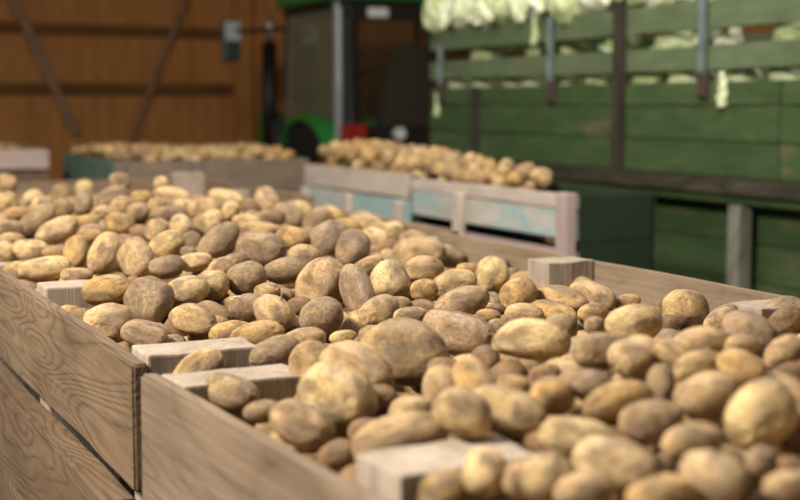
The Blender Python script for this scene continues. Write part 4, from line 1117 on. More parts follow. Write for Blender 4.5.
3046,5496,2318,65,21,115,473,342,339,w
1973,6161,2399,110,-11,97,410,319,283,g
3621,12052,2299,126,-24,149,384,295,289,w
2234,8552,2500,98,-26,-61,467,349,317,w
2541,11405,2370,114,-13,-26,419,311,278,t
2223,4086,2381,87,32,101,414,329,317,d
3985,12936,2243,65,-1,-56,382,303,280,t
1177,6183,2258,30,24,-52,531,355,332,w
6343,19235,2551,66,-12,7,501,442,425,y
5621,19039,2554,32,13,-119,449,393,365,t
1280,8014,2406,13,14,73,414,273,251,d
1195,7364,2284,66,-8,-162,410,297,290,t
2411,7271,2446,122,-3,-110,430,305,277,g
3679,12381,2284,40,-22,-134,505,349,325,w
1706,8271,2470,113,-13,75,377,299,276,g
2516,7847,2468,49,-6,38,444,288,251,g
1416,8378,2435,3,7,-158,428,348,327,w
2602,7242,2432,50,-25,-41,424,318,287,t
2126,6632,2444,97,8,-85,435,329,297,w
2097,7448,2446,166,-10,87,408,336,322,w
2234,6786,2446,69,6,139,439,287,273,g
3905,12551,2257,126,-18,-26,430,317,302,d
1415,7666,2403,149,-7,51,460,315,308,w
3172,8110,2405,115,-2,123,379,308,305,t
1760,6553,2413,168,-40,-64,476,308,282,t
2047,3994,2315,57,-8,-158,337,290,279,w
1557,3368,2328,170,5,139,487,333,314,w
6958,14726,2684,178,14,-92,509,384,378,d
6996,15147,2689,163,-11,-156,378,344,307,d
5641,19354,2538,5,1,-64,453,360,353,g
5807,19168,2544,83,10,134,561,429,405,d
4782,19115,2581,63,35,74,503,409,370,t
2611,9635,2464,60,-30,-17,357,316,304,g
3118,7074,2343,156,-21,24,391,348,325,t
2300,3565,2428,10,7,-9,433,309,268,d
3012,9163,2441,84,-42,-174,387,312,308,t
3366,5538,2259,16,18,-21,489,348,311,g
1970,7163,2452,9,-12,89,448,293,252,g
2796,6171,2384,105,-15,-17,380,276,247,t
2579,11248,2377,123,2,-50,360,294,262,w
1566,5181,2368,161,2,171,439,286,280,g
3221,4326,2308,84,-6,127,418,345,336,d
2376,5069,2418,169,-9,-109,436,344,338,d
2006,7321,2441,64,-9,77,362,303,280,w
2299,5704,2432,87,-33,-167,535,357,323,w
3044,11994,2328,59,1,-143,381,291,277,d
2620,12198,2321,155,-6,-53,504,358,356,w
2015,7696,2438,112,-7,153,478,348,309,w
3363,12489,2292,82,26,5,433,286,263,w
2212,10598,2405,140,5,35,508,345,309,g
2840,9501,2454,56,-1,-99,420,300,262,t
3360,3827,2277,16,17,164,535,347,333,t
1777,5618,2431,75,-9,-75,484,313,283,t
1175,6718,2360,164,-11,-105,454,355,337,g
1355,6959,2380,166,27,-109,424,314,286,g
3856,10995,2321,18,-4,33,483,349,319,g
3197,5521,2300,65,-12,171,380,301,271,g
2272,6135,2440,69,14,29,405,279,254,w
1997,11185,2375,80,30,9,413,289,278,d
1599,4422,2358,103,-8,-60,395,341,322,w
2211,5986,2444,28,15,-63,471,340,304,d
2835,5221,2368,128,-28,-105,330,271,237,t
1283,7913,2334,128,7,135,357,283,245,d
2281,2746,2454,72,-23,-72,457,335,318,d
6705,13564,2503,67,31,-51,542,413,407,t
6622,13959,2504,20,-7,-180,467,414,379,t
5450,19157,2554,104,-6,-140,478,345,305,y
4466,19173,2578,76,-20,103,500,347,335,t
4402,19561,2557,138,25,-131,488,395,379,y
5693,19690,2520,175,18,-154,579,452,452,d
3162,20197,2567,167,-45,139,423,375,353,t
2558,9042,2437,40,5,27,431,288,255,w
3104,10550,2378,84,-15,-161,480,326,311,d
2196,9196,2484,134,3,-159,402,304,294,w
3171,5383,2308,141,30,137,443,310,268,d
3264,6024,2261,120,19,-151,454,331,304,t
3597,6494,2151,67,21,127,492,322,317,t
1613,7994,2454,139,19,114,395,275,268,d
3488,3641,2323,46,13,104,359,276,267,d
3034,5164,2329,118,16,176,473,326,314,g
1789,5456,2423,26,11,158,432,310,272,w
1446,12266,2313,150,3,113,545,352,333,w
2204,9829,2465,61,-2,-53,326,277,245,t
3318,4668,2280,73,28,-115,394,270,242,d
1613,9740,2445,48,-15,96,392,333,325,d
2942,10247,2401,173,3,139,404,334,322,d
2417,11916,2342,14,-8,104,358,290,256,g
1625,6971,2423,49,-12,-94,430,322,280,t
1344,10668,2365,85,-8,95,478,311,281,d
3584,8239,2300,58,6,-151,464,321,303,t
2379,8440,2497,147,-44,60,382,282,272,w
3230,3273,2391,60,-7,-32,380,287,284,w
1522,1984,2444,134,6,175,365,309,281,g
1438,10550,2380,141,21,-69,405,271,239,w
2758,6862,2399,25,5,-177,338,296,263,w
1959,6958,2421,6,-12,-149,433,300,269,t
3311,6221,2275,132,6,-29,345,293,270,d
1534,12883,2272,24,-5,-104,507,358,314,g
1398,12489,2299,169,12,33,414,273,258,w
2315,8254,2488,122,-9,-157,427,360,350,t
3071,6287,2331,48,-27,-39,474,311,308,g
2330,12961,2251,85,1,135,399,310,286,d
2729,10600,2397,41,-7,-118,361,291,263,d
1884,5802,2413,19,21,-131,481,333,300,w
1180,9114,2419,46,12,146,416,301,284,w
1300,10017,2395,46,8,-11,445,288,259,t
3715,8697,2336,94,-3,-18,461,324,294,g
2875,3682,2332,173,-43,3,489,351,306,w
1336,9079,2440,60,-14,56,347,300,291,d
1291,12319,2307,146,-15,46,448,341,302,t
1814,13428,2208,56,4,-48,354,315,291,w
2413,10078,2442,57,-3,-47,450,295,275,t
2871,13544,2187,91,-3,20,473,309,307,t
2357,5897,2393,31,7,107,539,352,327,t
2666,4383,2374,173,-11,35,538,358,349,w
3292,3672,2299,36,-9,-44,394,317,278,d
3885,11195,2309,47,4,51,339,282,266,t
1929,10151,2430,91,-7,-38,492,349,305,t
1634,3116,2444,107,18,31,348,299,291,d
2745,7918,2450,70,-30,154,369,316,297,w
3298,10791,2349,130,-30,93,400,308,299,d
2839,5086,2321,171,-15,147,422,273,258,d
2094,12926,2263,67,2,-155,417,356,350,w
3021,4822,2334,15,4,104,405,281,259,g
2374,2974,2500,134,11,107,398,347,327,t
1612,10115,2421,106,8,96,496,327,281,d
3150,5663,2312,137,-1,-162,409,329,287,t
1223,8621,2420,105,-3,158,494,323,293,d
3457,8817,2363,147,-11,-106,481,314,282,d
3232,4882,2236,16,-2,-141,391,341,339,w
3516,9179,2365,86,8,-72,486,314,274,w
2337,12636,2299,58,-9,94,409,353,314,d
3360,4836,2280,46,14,-38,347,270,269,d
3973,12680,2255,152,9,-102,351,302,291,w
1921,5696,2437,33,-15,46,407,271,256,w
3033,9565,2430,90,-10,15,367,275,264,w
1218,8864,2423,22,-4,85,363,318,315,g
1623,10855,2376,111,6,166,508,359,329,g
1829,6647,2434,62,-35,-59,491,326,296,t
3108,11313,2356,15,-10,116,451,330,312,w
3800,12704,2258,47,-1,21,427,333,301,g
2485,6903,2427,40,44,6,351,305,290,g
2909,4537,2360,142,21,-5,387,283,260,d
3136,4758,2317,53,-1,-91,532,344,325,t
3331,13541,2202,67,-7,-128,495,326,294,w
2111,3497,2435,16,11,-92,380,312,303,d
3957,11402,2281,34,5,-58,493,344,332,d
2130,5759,2388,122,16,-53,435,359,334,d
3435,6074,2160,156,-2,31,462,316,291,t
2350,5552,2391,55,13,70,454,359,320,w
3062,11847,2328,19,20,154,355,279,256,w
2731,12754,2282,26,-12,-3,380,320,277,w
1564,5350,2398,83,8,37,387,271,243,w
2567,10930,2385,122,16,-167,525,359,312,d
2784,9640,2450,33,22,-99,370,298,288,d
3141,13587,2193,145,8,12,486,353,321,w
3374,9070,2389,1,-14,123,420,282,268,d
1254,9418,2412,124,3,145,373,311,309,d
1157,11401,2334,96,12,37,382,310,290,w
3703,11159,2324,83,-18,176,390,294,266,g
1492,11580,2341,83,-2,59,543,356,354,w
2650,5848,2407,143,-14,179,416,316,303,d
3523,11773,2299,28,-13,-119,409,333,298,w
3245,10524,2368,151,-2,46,329,273,245,d
3011,10373,2389,104,15,25,385,295,275,t
3400,10937,2353,41,-3,-117,450,316,289,g
3607,4761,2188,75,7,82,390,328,321,w
1487,9972,2400,132,6,-43,425,345,302,t
1461,10956,2362,56,7,74,373,292,271,t
3649,9594,2317,81,14,-53,376,307,305,d
1822,8508,2433,107,-2,-23,418,278,243,t
3837,13027,2236,6,23,-62,356,311,309,t
3385,4966,2257,8,15,123,465,301,268,d
3519,6854,2199,148,11,2,423,279,272,t
2561,8578,2487,69,-17,-110,363,292,258,t
3554,8389,2335,21,18,107,493,336,328,d
3239,13403,2199,94,6,-8,334,289,267,g
1127,10921,2350,53,-32,-21,519,345,332,w
2256,5285,2395,145,-19,-60,450,340,335,t
2925,10502,2393,109,-6,119,372,318,318,d
2706,13019,2252,78,17,45,493,334,313,d
3160,11452,2345,141,3,-32,444,349,320,t
1915,4030,2376,77,5,39,399,321,292,t
2609,7000,2429,162,-9,152,395,294,281,w
3038,12645,2284,103,-4,-143,483,320,312,w
3537,10363,2299,83,-5,24,421,338,312,g
1471,12643,2290,55,2,60,430,323,284,d
2591,12056,2336,32,15,132,384,315,278,w
2827,9882,2433,114,-2,-9,460,351,341,d
2262,10851,2390,22,-21,79,336,276,256,d
2581,10289,2421,113,27,-172,348,300,267,w
3003,10950,2370,162,-14,-73,462,304,287,d
2986,11384,2352,109,-8,-117,348,302,265,d
1227,11049,2348,101,-14,-59,369,302,268,t
3237,5163,2289,120,-12,1,312,272,262,t
3266,5028,2288,21,-17,76,380,328,290,g
2608,10756,2395,109,26,-122,409,288,252,d
1378,6747,2389,134,-3,38,391,303,270,t
2629,7681,2450,164,-7,-24,456,359,345,w
1876,9323,2479,19,0,-136,354,313,306,w
3388,10479,2350,96,-10,-152,424,336,312,t
2749,7011,2396,16,-6,78,426,286,275,d
1916,9883,2457,136,-1,-153,403,304,301,d
1964,10349,2420,178,2,-57,492,351,342,w
1524,11180,2358,137,-13,87,434,283,257,g
2486,10579,2404,16,-43,131,474,327,322,w
3344,5709,2211,165,-27,107,423,284,272,t
2720,11670,2352,156,-20,-178,417,351,340,g
3642,13650,2196,81,4,61,379,285,282,w
2304,12155,2337,178,5,23,385,316,296,d
3199,10254,2372,40,14,146,470,330,318,g
3707,13296,2218,49,-16,-154,496,355,350,d
2427,2429,2520,138,10,40,354,276,245,g
1766,8829,2434,16,12,3,427,337,328,w
1344,7316,2395,42,12,-79,504,357,324,t
2258,11857,2332,177,-13,-21,396,276,248,t
3255,9963,2382,84,6,95,322,285,282,w
1411,6313,2320,31,11,-86,548,358,355,g
2701,11516,2359,27,-3,108,374,326,281,g
2849,5414,2368,111,-14,-79,486,346,343,w
3001,3393,2360,174,-4,80,445,339,298,g
3458,13492,2208,68,-20,25,417,335,294,t
3790,11940,2291,35,13,-114,455,302,301,d
3922,10875,2316,118,-7,-1,403,305,282,d
3639,8592,2352,74,7,-47,439,294,285,w
1695,4711,2391,66,8,-47,448,349,322,d
1765,3889,2363,93,-1,96,406,279,247,d
2538,8183,2481,22,7,-39,468,345,329,t
3536,11144,2336,102,-13,78,491,330,303,t
2844,8838,2461,68,-1,-139,528,346,306,t
3258,8779,2408,44,-7,-146,437,310,276,t
1773,10104,2393,76,18,-104,500,359,347,g
3009,12962,2252,160,-16,-31,485,349,321,t
1743,9941,2424,97,-19,-120,329,293,260,t
1426,3757,2256,106,-2,89,519,349,347,w
2454,12235,2330,41,15,51,402,326,318,d
1642,6403,2418,114,39,-50,357,298,292,t
2614,3352,2401,83,3,103,486,321,312,d
3707,11397,2316,162,10,-81,366,314,282,d
2104,9392,2474,35,8,152,318,278,266,w
3214,8997,2412,12,13,-86,465,305,282,d
1620,13054,2219,74,5,22,481,316,281,g
2624,3038,2478,110,21,-79,370,328,293,w
2092,13667,2175,40,-17,-19,328,270,245,t
2479,6747,2432,48,-6,171,404,357,343,d
2885,7104,2383,93,26,120,444,352,307,w
2024,12198,2321,152,20,43,384,324,297,t
2428,3475,2427,174,1,-150,446,352,332,t
2889,9358,2446,119,-31,-104,460,320,279,t
1579,10461,2373,78,-3,-169,485,345,318,t
2249,9396,2495,177,-9,-47,497,330,309,d
1371,11715,2330,10,20,171,487,341,338,g
3185,3117,2399,10,23,-9,411,270,235,d
2721,12572,2301,101,-8,-58,444,314,292,w
1872,3358,2403,152,-3,-46,485,354,310,w
2195,6262,2442,174,10,-65,381,340,300,g
2098,6099,2437,43,-4,97,379,279,258,g
3282,5383,2252,145,11,139,401,306,290,g
3667,8950,2324,26,-2,0,415,317,289,t
2591,10048,2436,122,-14,-136,540,354,352,w
1417,11905,2309,53,-4,163,371,325,288,d
3263,4000,2323,144,1,115,366,320,285,d
1612,8783,2459,89,25,89,400,294,279,w
1950,12625,2296,82,23,-76,475,316,308,g
2260,9563,2469,26,-6,-104,351,308,268,d
1739,11510,2355,149,-25,-180,495,351,331,d
2684,8449,2476,43,33,167,353,276,267,g
2559,9312,2477,1,8,149,365,271,245,d
2430,6179,2427,122,29,16,401,279,261,d
3689,10455,2246,86,-25,43,369,288,262,g
3210,7350,2334,161,19,17,359,271,237,t
2774,3414,2379,39,12,-125,401,352,316,d
1391,5750,2373,127,-16,-155,393,314,271,d
1705,13200,2241,162,-24,-67,432,353,349,d
2354,13100,2240,80,3,140,407,312,299,d
3266,11639,2333,138,1,15,447,317,317,d
2412,11768,2353,107,5,4,491,355,320,d
1853,11134,2363,57,-1,173,414,280,247,w
3366,6612,2269,176,8,-159,432,302,269,d
2563,11545,2361,164,-2,80,336,298,264,w
3516,7453,2302,165,-20,13,377,316,297,d
2936,12228,2322,121,-9,-136,359,292,287,t
2967,5977,2347,164,-33,119,353,289,284,t
1764,11741,2346,149,0,78,351,290,259,w
2343,6403,2435,35,6,-134,347,281,249,t
2769,2850,2479,117,-13,-10,393,304,274,t
3496,12593,2275,145,-17,-36,448,309,273,t
1611,12199,2299,8,24,-83,417,321,304,g
3279,12270,2305,101,-17,76,319,271,247,d
1936,10641,2395,152,1,-20,360,313,270,w
3378,7007,2285,52,-30,-29,396,329,301,d
3509,7275,2252,176,20,115,455,308,269,d
3314,3420,2365,17,16,-161,358,308,286,d
3866,10612,2310,34,24,13,417,342,329,g
2450,7616,2461,94,0,34,470,315,279,t
1910,11846,2342,26,18,-166,544,355,354,d
2853,9203,2446,22,10,-43,423,343,298,t
1110,11267,2334,168,-1,-24,436,339,303,w
3131,7493,2370,164,-2,142,495,346,306,w
1935,12947,2259,71,4,-133,425,333,324,d
1516,5814,2363,161,-10,126,380,339,294,w
3304,8618,2406,27,-11,106,471,324,285,t
2157,8878,2496,43,-34,6,464,307,306,d
3586,3764,2308,54,-31,33,513,356,319,w
1896,11000,2356,49,-23,120,388,335,304,g
3082,3237,2414,14,36,113,495,325,320,w
3625,9426,2345,126,-5,-112,346,281,245,g
4110,12854,2232,22,6,-142,399,310,275,g
3190,9257,2414,54,6,23,440,319,292,t
2284,11994,2341,152,3,109,416,349,310,w
2970,13291,2218,178,17,-136,390,286,273,d
3568,11313,2325,176,-2,139,397,320,281,t
2809,11780,2347,176,4,138,470,322,317,w
3488,9500,2365,173,4,-152,365,288,269,w
2219,5416,2440,51,-22,-134,395,307,277,g
2440,8674,2447,146,8,148,416,328,325,w
2408,11242,2354,118,25,143,536,358,313,t
1809,13611,2193,62,6,42,386,296,289,t
1877,3577,2373,60,-16,164,443,314,272,d
3196,6304,2297,65,16,-110,394,300,289,w
2190,10085,2444,37,-9,172,475,348,319,d
2250,8726,2494,30,21,-103,403,291,267,w
3490,9820,2338,11,-30,-120,329,273,257,g
3620,7949,2291,97,9,53,405,355,337,w
3175,6600,2274,128,15,179,476,347,300,t
1171,6886,2362,97,-18,-142,422,283,248,t
1935,5559,2434,77,-1,145,374,294,259,g
3702,9908,2327,111,29,71,314,279,275,d
2580,12394,2301,37,25,112,499,327,285,d
1914,12453,2315,116,-28,-29,356,287,251,d
3537,12421,2286,38,8,31,463,339,336,w
3975,12352,2260,121,22,57,383,284,252,w
1828,11351,2351,59,20,-166,447,354,320,w
3028,3875,2298,150,12,96,469,325,324,w
2272,2876,2510,83,-13,-30,441,325,308,d
2216,4758,2395,120,-15,-112,368,272,268,t
2838,12853,2257,54,21,-6,415,310,302,d
1836,3771,2379,108,12,49,335,294,277,d
1401,10365,2381,3,18,153,378,304,298,w
2273,8033,2448,112,-7,146,502,333,317,w
1811,9483,2473,48,20,53,397,281,269,w
3435,10184,2333,102,24,-68,354,293,261,g
2780,3929,2355,76,20,91,408,288,257,t
2307,3322,2465,95,20,-48,356,309,267,d
2119,11716,2353,151,7,-113,382,288,269,t
3032,9838,2416,54,-7,81,389,305,303,w
2397,10327,2423,79,-8,-33,352,276,253,d
2942,5608,2358,42,-19,60,345,295,269,t
2808,5782,2380,146,-41,-37,386,298,261,t
3364,9233,2378,87,28,-106,490,331,316,w
2301,11142,2373,147,5,-57,348,280,246,t
2506,3947,2369,104,20,31,382,293,267,w
1298,2082,2382,178,-1,-79,542,351,340,t
1857,10765,2388,58,-15,-53,332,281,258,t
1333,11586,2332,161,31,155,398,284,257,d
3590,11477,2322,50,9,-56,346,281,246,g
3090,3512,2336,69,-14,-83,402,274,247,g
2913,8628,2458,107,7,-158,323,282,256,w
1740,7998,2465,74,-18,64,447,294,292,t
1142,5313,2284,23,-9,29,379,328,323,t
3606,9805,2333,84,17,42,371,298,260,d
1566,1734,2446,13,27,-17,394,317,281,w
2093,13295,2214,1,21,-81,364,276,239,g
2991,13457,2202,75,0,-155,499,350,322,w
2814,8035,2438,29,25,29,422,294,266,g
3356,9820,2375,96,-7,-42,433,307,274,w
3446,5326,2245,168,-32,164,467,306,275,d
3177,5906,2299,63,7,-168,459,323,295,t
3533,6711,2186,153,-40,-85,456,319,314,t
3056,7769,2384,165,6,-63,507,340,294,g
2189,13048,2245,160,6,-55,421,278,277,g
3051,10014,2402,21,7,-52,389,344,307,w
2401,10874,2396,152,-15,-58,511,341,306,t
2675,5574,2404,146,5,-150,349,297,287,w
3731,11786,2300,48,0,146,428,331,311,g
2836,10384,2399,53,-21,-51,367,273,258,d
3431,5963,2219,67,-29,130,362,306,271,t
1874,12162,2330,30,30,156,383,308,300,t
1255,5249,2349,12,20,-31,409,318,300,t
1226,1932,2376,64,1,-10,408,292,291,w
1952,5170,2379,9,21,10,462,299,263,d
1920,8235,2485,163,-17,122,409,286,251,d
2676,10421,2407,75,-18,83,406,334,331,t
2015,9998,2448,175,-3,121,376,290,261,w
3385,12334,2296,67,-11,119,426,327,323,d
2840,11348,2344,35,-8,134,542,352,344,d
2396,12806,2268,155,4,-63,434,310,270,t
2657,10202,2422,167,28,-157,449,297,262,w
2951,4158,2337,58,-18,26,401,330,300,w
2731,10898,2381,176,21,-120,472,345,312,w
2710,3212,2458,165,-37,-82,374,296,263,t
2318,3936,2377,98,-21,-105,396,336,291,w
2910,12530,2300,59,-7,110,372,320,300,t
3514,12143,2274,160,-22,37,381,338,320,t
3706,7450,2231,87,12,27,533,358,311,t
1597,4266,2358,173,11,120,379,291,270,d
1552,9401,2410,25,-23,-46,466,347,322,g
3386,7584,2315,68,-20,27,442,318,311,t
1512,9622,2447,53,15,8,392,285,280,d
1248,10405,2378,77,-12,-60,476,323,281,t
2707,5292,2392,8,-20,30,368,292,253,g
1714,12490,2307,52,18,-60,384,332,286,d
2471,9891,2452,76,-28,86,442,295,273,d
2972,12403,2314,166,3,58,333,274,259,g
1247,8424,2421,124,-5,-7,432,346,298,t
1671,8541,2463,171,37,81,452,309,297,t
4112,13187,2213,57,-12,129,427,276,249,t
2600,13185,2229,138,25,-60,320,277,252,t
3245,12557,2288,167,-15,-144,456,329,322,w
3088,9706,2417,162,14,34,390,327,323,g
3309,12904,2235,120,-25,77,366,296,262,d
3351,12075,2314,121,-5,177,524,356,337,d
2193,2235,2517,179,-5,132,417,282,263,d
2254,8386,2496,41,23,85,366,318,298,t
2846,13334,2213,127,-12,23,365,282,251,d
3263,7969,2382,25,3,86,374,325,304,d
3130,10766,2375,44,-13,4,375,316,278,w
1954,1933,2503,84,17,-2,428,333,326,g
3691,11023,2320,157,21,-54,436,283,245,d
4017,11051,2293,1,-9,59,378,330,314,w
2524,13305,2216,28,10,66,493,323,321,d
2336,3787,2357,57,-29,105,328,288,278,d
1338,11417,2342,132,4,46,313,277,250,t
3559,13038,2235,134,-32,-155,421,344,334,g
3480,13301,2218,51,-22,60,336,285,274,g
2500,8457,2474,134,-12,133,359,294,278,d
1621,5507,2376,142,17,-48,533,347,304,g
2020,3649,2357,163,52,-127,358,292,268,t
3150,4984,2309,90,30,134,408,321,276,t
3498,7848,2332,75,-53,137,348,280,277,w
1152,10151,2378,78,8,153,451,355,306,d
2417,13363,2193,68,-9,53,495,320,306,t
3248,8236,2393,88,-9,179,437,302,262,d
3972,13268,2160,81,-38,-61,403,306,273,t
2991,3116,2436,7,-12,-16,446,336,330,w
3845,11649,2297,168,11,-173,381,329,290,t
2763,8549,2471,166,-11,-168,362,318,289,g
3039,3664,2365,53,-15,76,422,281,256,w
3098,8826,2431,165,-11,-179,350,294,279,g
1565,8471,2405,102,0,-114,453,312,301,d
2673,8312,2474,82,15,-86,354,298,270,g
1132,10329,2370,10,13,84,409,284,271,g
1400,13631,2222,45,-30,-83,355,315,276,t
1397,9886,2414,119,-25,153,480,334,304,d
3939,12806,2247,129,22,11,330,291,250,g
2120,7012,2409,96,8,40,478,335,320,w
3989,12000,2275,81,4,-138,485,352,337,g
1382,9347,2436,23,-10,-178,313,275,239,t
2910,10831,2361,142,2,-97,364,285,262,t
2540,13073,2240,39,-6,-3,506,334,295,t
3491,8532,2375,169,10,-19,375,286,264,w
2316,4192,2386,87,24,-89,382,317,301,d
3084,11660,2343,71,-12,-84,421,338,313,t
3397,13034,2234,110,-1,-55,329,292,282,d
1632,11106,2366,162,19,-82,345,290,277,w
1268,11942,2322,54,56,-157,398,351,344,d
1870,9629,2461,144,5,-170,349,279,259,t
3178,3786,2339,3,-21,-175,408,289,279,w
3872,13193,2231,56,11,37,358,289,251,w
1448,5423,2386,141,-3,-125,322,282,278,g
1306,8760,2406,114,-8,-105,457,320,279,t
2045,10722,2382,129,29,-8,398,330,323,w
1311,11249,2343,23,41,43,478,325,305,t
2635,5452,2406,87,-21,-18,398,288,271,g
1582,12562,2293,126,0,170,349,292,262,d
2826,3264,2395,22,-6,125,400,351,315,t
1449,13022,2265,101,4,-156,413,316,283,t
1103,9938,2382,154,11,-59,392,270,256,w
1575,12363,2305,147,27,-66,425,307,290,g
2247,13640,2175,125,-18,89,400,327,304,w
2775,10762,2390,5,-2,-10,353,281,269,w
3473,4053,2226,79,27,16,467,342,327,d
2169,13510,2192,27,-26,-17,348,311,285,w
2479,9456,2479,110,17,-139,471,311,273,w
1115,10502,2360,91,31,-101,455,317,294,w
1635,9093,2447,178,10,25,419,277,253,g
1628,13354,2229,15,-12,-105,410,310,291,g
1179,8122,2397,125,35,-101,466,336,292,d
3433,6204,2192,98,14,-158,489,347,338,d
1654,12724,2281,121,17,131,536,353,307,d
1649,8133,2457,8,7,-38,429,304,297,w
2568,3603,2407,2,-12,31,487,357,345,d
2250,7474,2461,17,-11,75,412,294,276,g
1920,13317,2217,121,6,-108,460,320,292,d
2816,4839,2332,100,19,-20,455,352,349,t
3242,5778,2275,169,-29,99,394,276,240,g
2257,13248,2219,163,13,76,472,359,333,d
3166,9476,2411,149,3,132,391,278,274,g
3666,9290,2330,96,27,94,432,297,273,w
1596,7369,2377,170,-23,-25,454,334,319,g
3378,11809,2319,77,-47,37,435,304,262,g
2205,4338,2362,158,-4,-161,505,349,339,d
3352,9580,2385,127,-10,141,425,322,306,t
2785,11187,2372,29,18,-122,417,343,316,g
3461,11425,2319,31,-11,-174,404,281,243,w
2674,3869,2351,30,8,-84,439,302,268,g
4034,12176,2267,131,12,-47,448,320,308,t
2679,9833,2447,75,8,-3,317,281,247,g
1440,13241,2247,54,-9,58,412,274,241,g
2595,11789,2349,117,-16,105,422,346,345,d
1497,9149,2453,111,14,-42,329,274,256,d
2511,3829,2373,12,-22,-157,354,297,265,w
2082,13172,2233,40,-10,174,395,290,261,t
3588,6299,2168,87,11,60,420,327,291,t
2271,10454,2415,148,8,-78,383,312,302,w
3549,9968,2308,63,25,70,482,320,305,w
3138,13046,2236,100,1,19,379,287,274,d
2970,8997,2446,107,-11,-110,473,330,329,w
1938,5995,2395,132,18,-163,389,331,322,t
1404,9695,2426,12,6,33,431,341,308,w
3431,6502,2242,3,6,17,461,344,329,g
3401,3548,2339,92,-3,-85,431,312,310,w
2444,8841,2489,117,11,-16,377,278,277,t
2717,13469,2193,105,-7,-151,378,290,280,g
1560,11457,2351,89,4,-137,425,310,292,w
2030,8983,2457,140,1,-74,397,322,311,w
2372,4529,2385,104,-9,-133,555,358,344,d
2783,13184,2217,76,-4,160,386,321,281,d
2740,10067,2428,171,-13,78,332,289,275,w
1170,7842,2385,101,7,54,363,292,289,t
1798,12737,2281,79,18,119,455,310,310,t
1534,5660,2387,10,-10,-147,390,328,321,w
3514,8690,2369,124,-15,52,408,302,300,w
1240,10791,2345,127,-17,-82,410,332,318,d
1631,3633,2382,15,5,5,424,295,266,w
3192,12180,2319,14,16,158,453,306,283,d
2298,9709,2479,110,18,85,393,287,264,w
1687,12024,2331,93,-2,-115,368,320,311,d
1908,9131,2482,136,25,-63,402,329,316,d
4070,12474,2252,58,-11,170,460,351,312,w
3578,3538,2320,97,-9,-157,419,272,259,t
2735,7363,2425,133,8,-2,386,305,292,d
3460,5019,2188,167,25,-126,430,294,268,w
2790,9056,2463,137,-17,-55,369,294,280,t
3439,10796,2356,48,15,54,390,332,331,d
2914,11886,2338,96,12,3,342,292,267,d
2145,4625,2391,25,-5,99,384,328,309,g
3046,5765,2334,58,14,48,448,353,319,w
2498,10435,2413,107,17,30,404,324,290,w
2974,7597,2363,124,10,160,467,333,327,d
3598,10946,2339,110,-30,17,368,294,289,w
4062,11713,2278,51,3,-9,368,319,299,g
2150,2117,2516,127,-3,6,378,282,250,t
2991,6155,2303,145,-1,-171,459,348,317,d
2946,7436,2404,128,21,66,350,305,282,t
3429,8151,2362,92,1,12,456,302,264,w
3680,12821,2249,170,11,-43,434,344,335,t
3527,8037,2331,123,-15,-7,422,283,245,w
3616,7012,2228,128,-3,113,338,271,260,w
2327,9952,2455,79,4,112,440,304,295,t
1645,11657,2343,120,-11,-107,468,333,297,w
1309,7531,2380,48,18,-74,393,328,324,t
1815,2499,2486,11,14,13,449,319,283,t
1543,3520,2382,75,19,-49,476,335,311,t
1329,13404,2243,62,-10,-102,406,358,321,d
2153,8169,2490,63,-7,-112,339,271,250,t
3300,11095,2341,14,18,-99,399,283,256,d
1272,13135,2262,163,-14,-179,409,279,248,w
3591,13403,2197,45,-2,168,426,348,347,d
2881,10012,2414,175,10,141,475,314,270,d
2784,6428,2391,166,-2,48,411,270,244,w
2379,6623,2420,23,-10,105,463,357,307,w
2043,13062,2242,141,19,139,360,302,277,d
3709,13472,2143,99,3,146,492,331,323,d
3206,11791,2323,56,0,53,477,316,315,d
1106,9625,2393,17,-11,60,443,346,299,t
3776,13661,2187,13,-2,-41,352,272,250,w
3162,8637,2400,122,9,-76,405,349,301,d
1367,5952,2383,155,-17,45,447,300,298,w
2697,3702,2370,78,-8,102,404,335,302,w
2133,12541,2307,157,29,52,445,302,289,d
2866,6762,2377,3,21,106,406,341,341,t
1643,1608,2458,174,3,138,377,277,240,w
2715,11916,2334,26,-17,36,395,310,281,t
3786,10725,2330,162,-13,-30,352,284,276,w
1939,7888,2472,7,16,-117,427,280,269,w
1744,7520,2436,148,14,168,322,284,280,w
1715,11203,2347,23,22,-11,373,271,249,d
1566,10291,2406,114,-27,166,494,328,320,g
3513,5457,2186,136,-13,77,468,339,333,d
2670,7807,2449,130,-6,-15,398,342,322,t
3474,4485,2271,22,-43,34,413,285,270,t
2768,13657,2177,47,2,-25,430,306,301,t
3585,7717,2262,71,13,132,486,328,326,t
2492,7143,2417,16,0,90,541,356,310,g
2536,2575,2519,138,-4,-155,451,349,316,d
1387,1842,2405,102,24,-83,496,338,324,w
3544,4911,2193,50,8,-9,446,317,289,t
1995,9286,2486,90,15,-131,456,320,288,g
1665,7826,2446,146,14,-82,466,306,279,d
3252,8480,2415,57,32,-53,498,345,324,d
3135,3994,2279,102,20,-83,430,353,334,w
3268,11299,2341,109,-22,-78,481,318,291,d
2686,9450,2468,13,-8,-122,381,337,304,t
1320,9227,2427,108,-9,134,436,286,253,d
2455,12668,2289,32,6,80,318,278,267,w
1738,10415,2402,120,14,-56,416,275,241,d
3390,8312,2379,77,-2,-32,345,271,244,d
2995,8379,2434,65,11,-7,411,278,258,g
2375,7435,2456,91,-30,-66,361,310,273,t
2098,10928,2388,3,19,-97,397,348,324,w
3314,10115,2359,5,-2,65,471,339,310,t
2357,7089,2445,95,7,59,334,287,257,d
1953,12020,2338,119,-1,-127,514,356,344,t
3613,6143,2160,124,-18,-72,366,291,265,t
2689,9286,2464,105,-10,-80,425,294,256,t
1621,3970,2359,165,13,40,441,327,308,t
1956,9742,2472,154,12,95,351,314,296,t
2163,12227,2332,104,18,-46,407,301,268,w
2509,6290,2386,103,-2,-9,347,297,282,w
1280,12760,2266,22,19,-91,394,297,279,d
2556,2920,2450,172,-10,-35,376,334,330,t
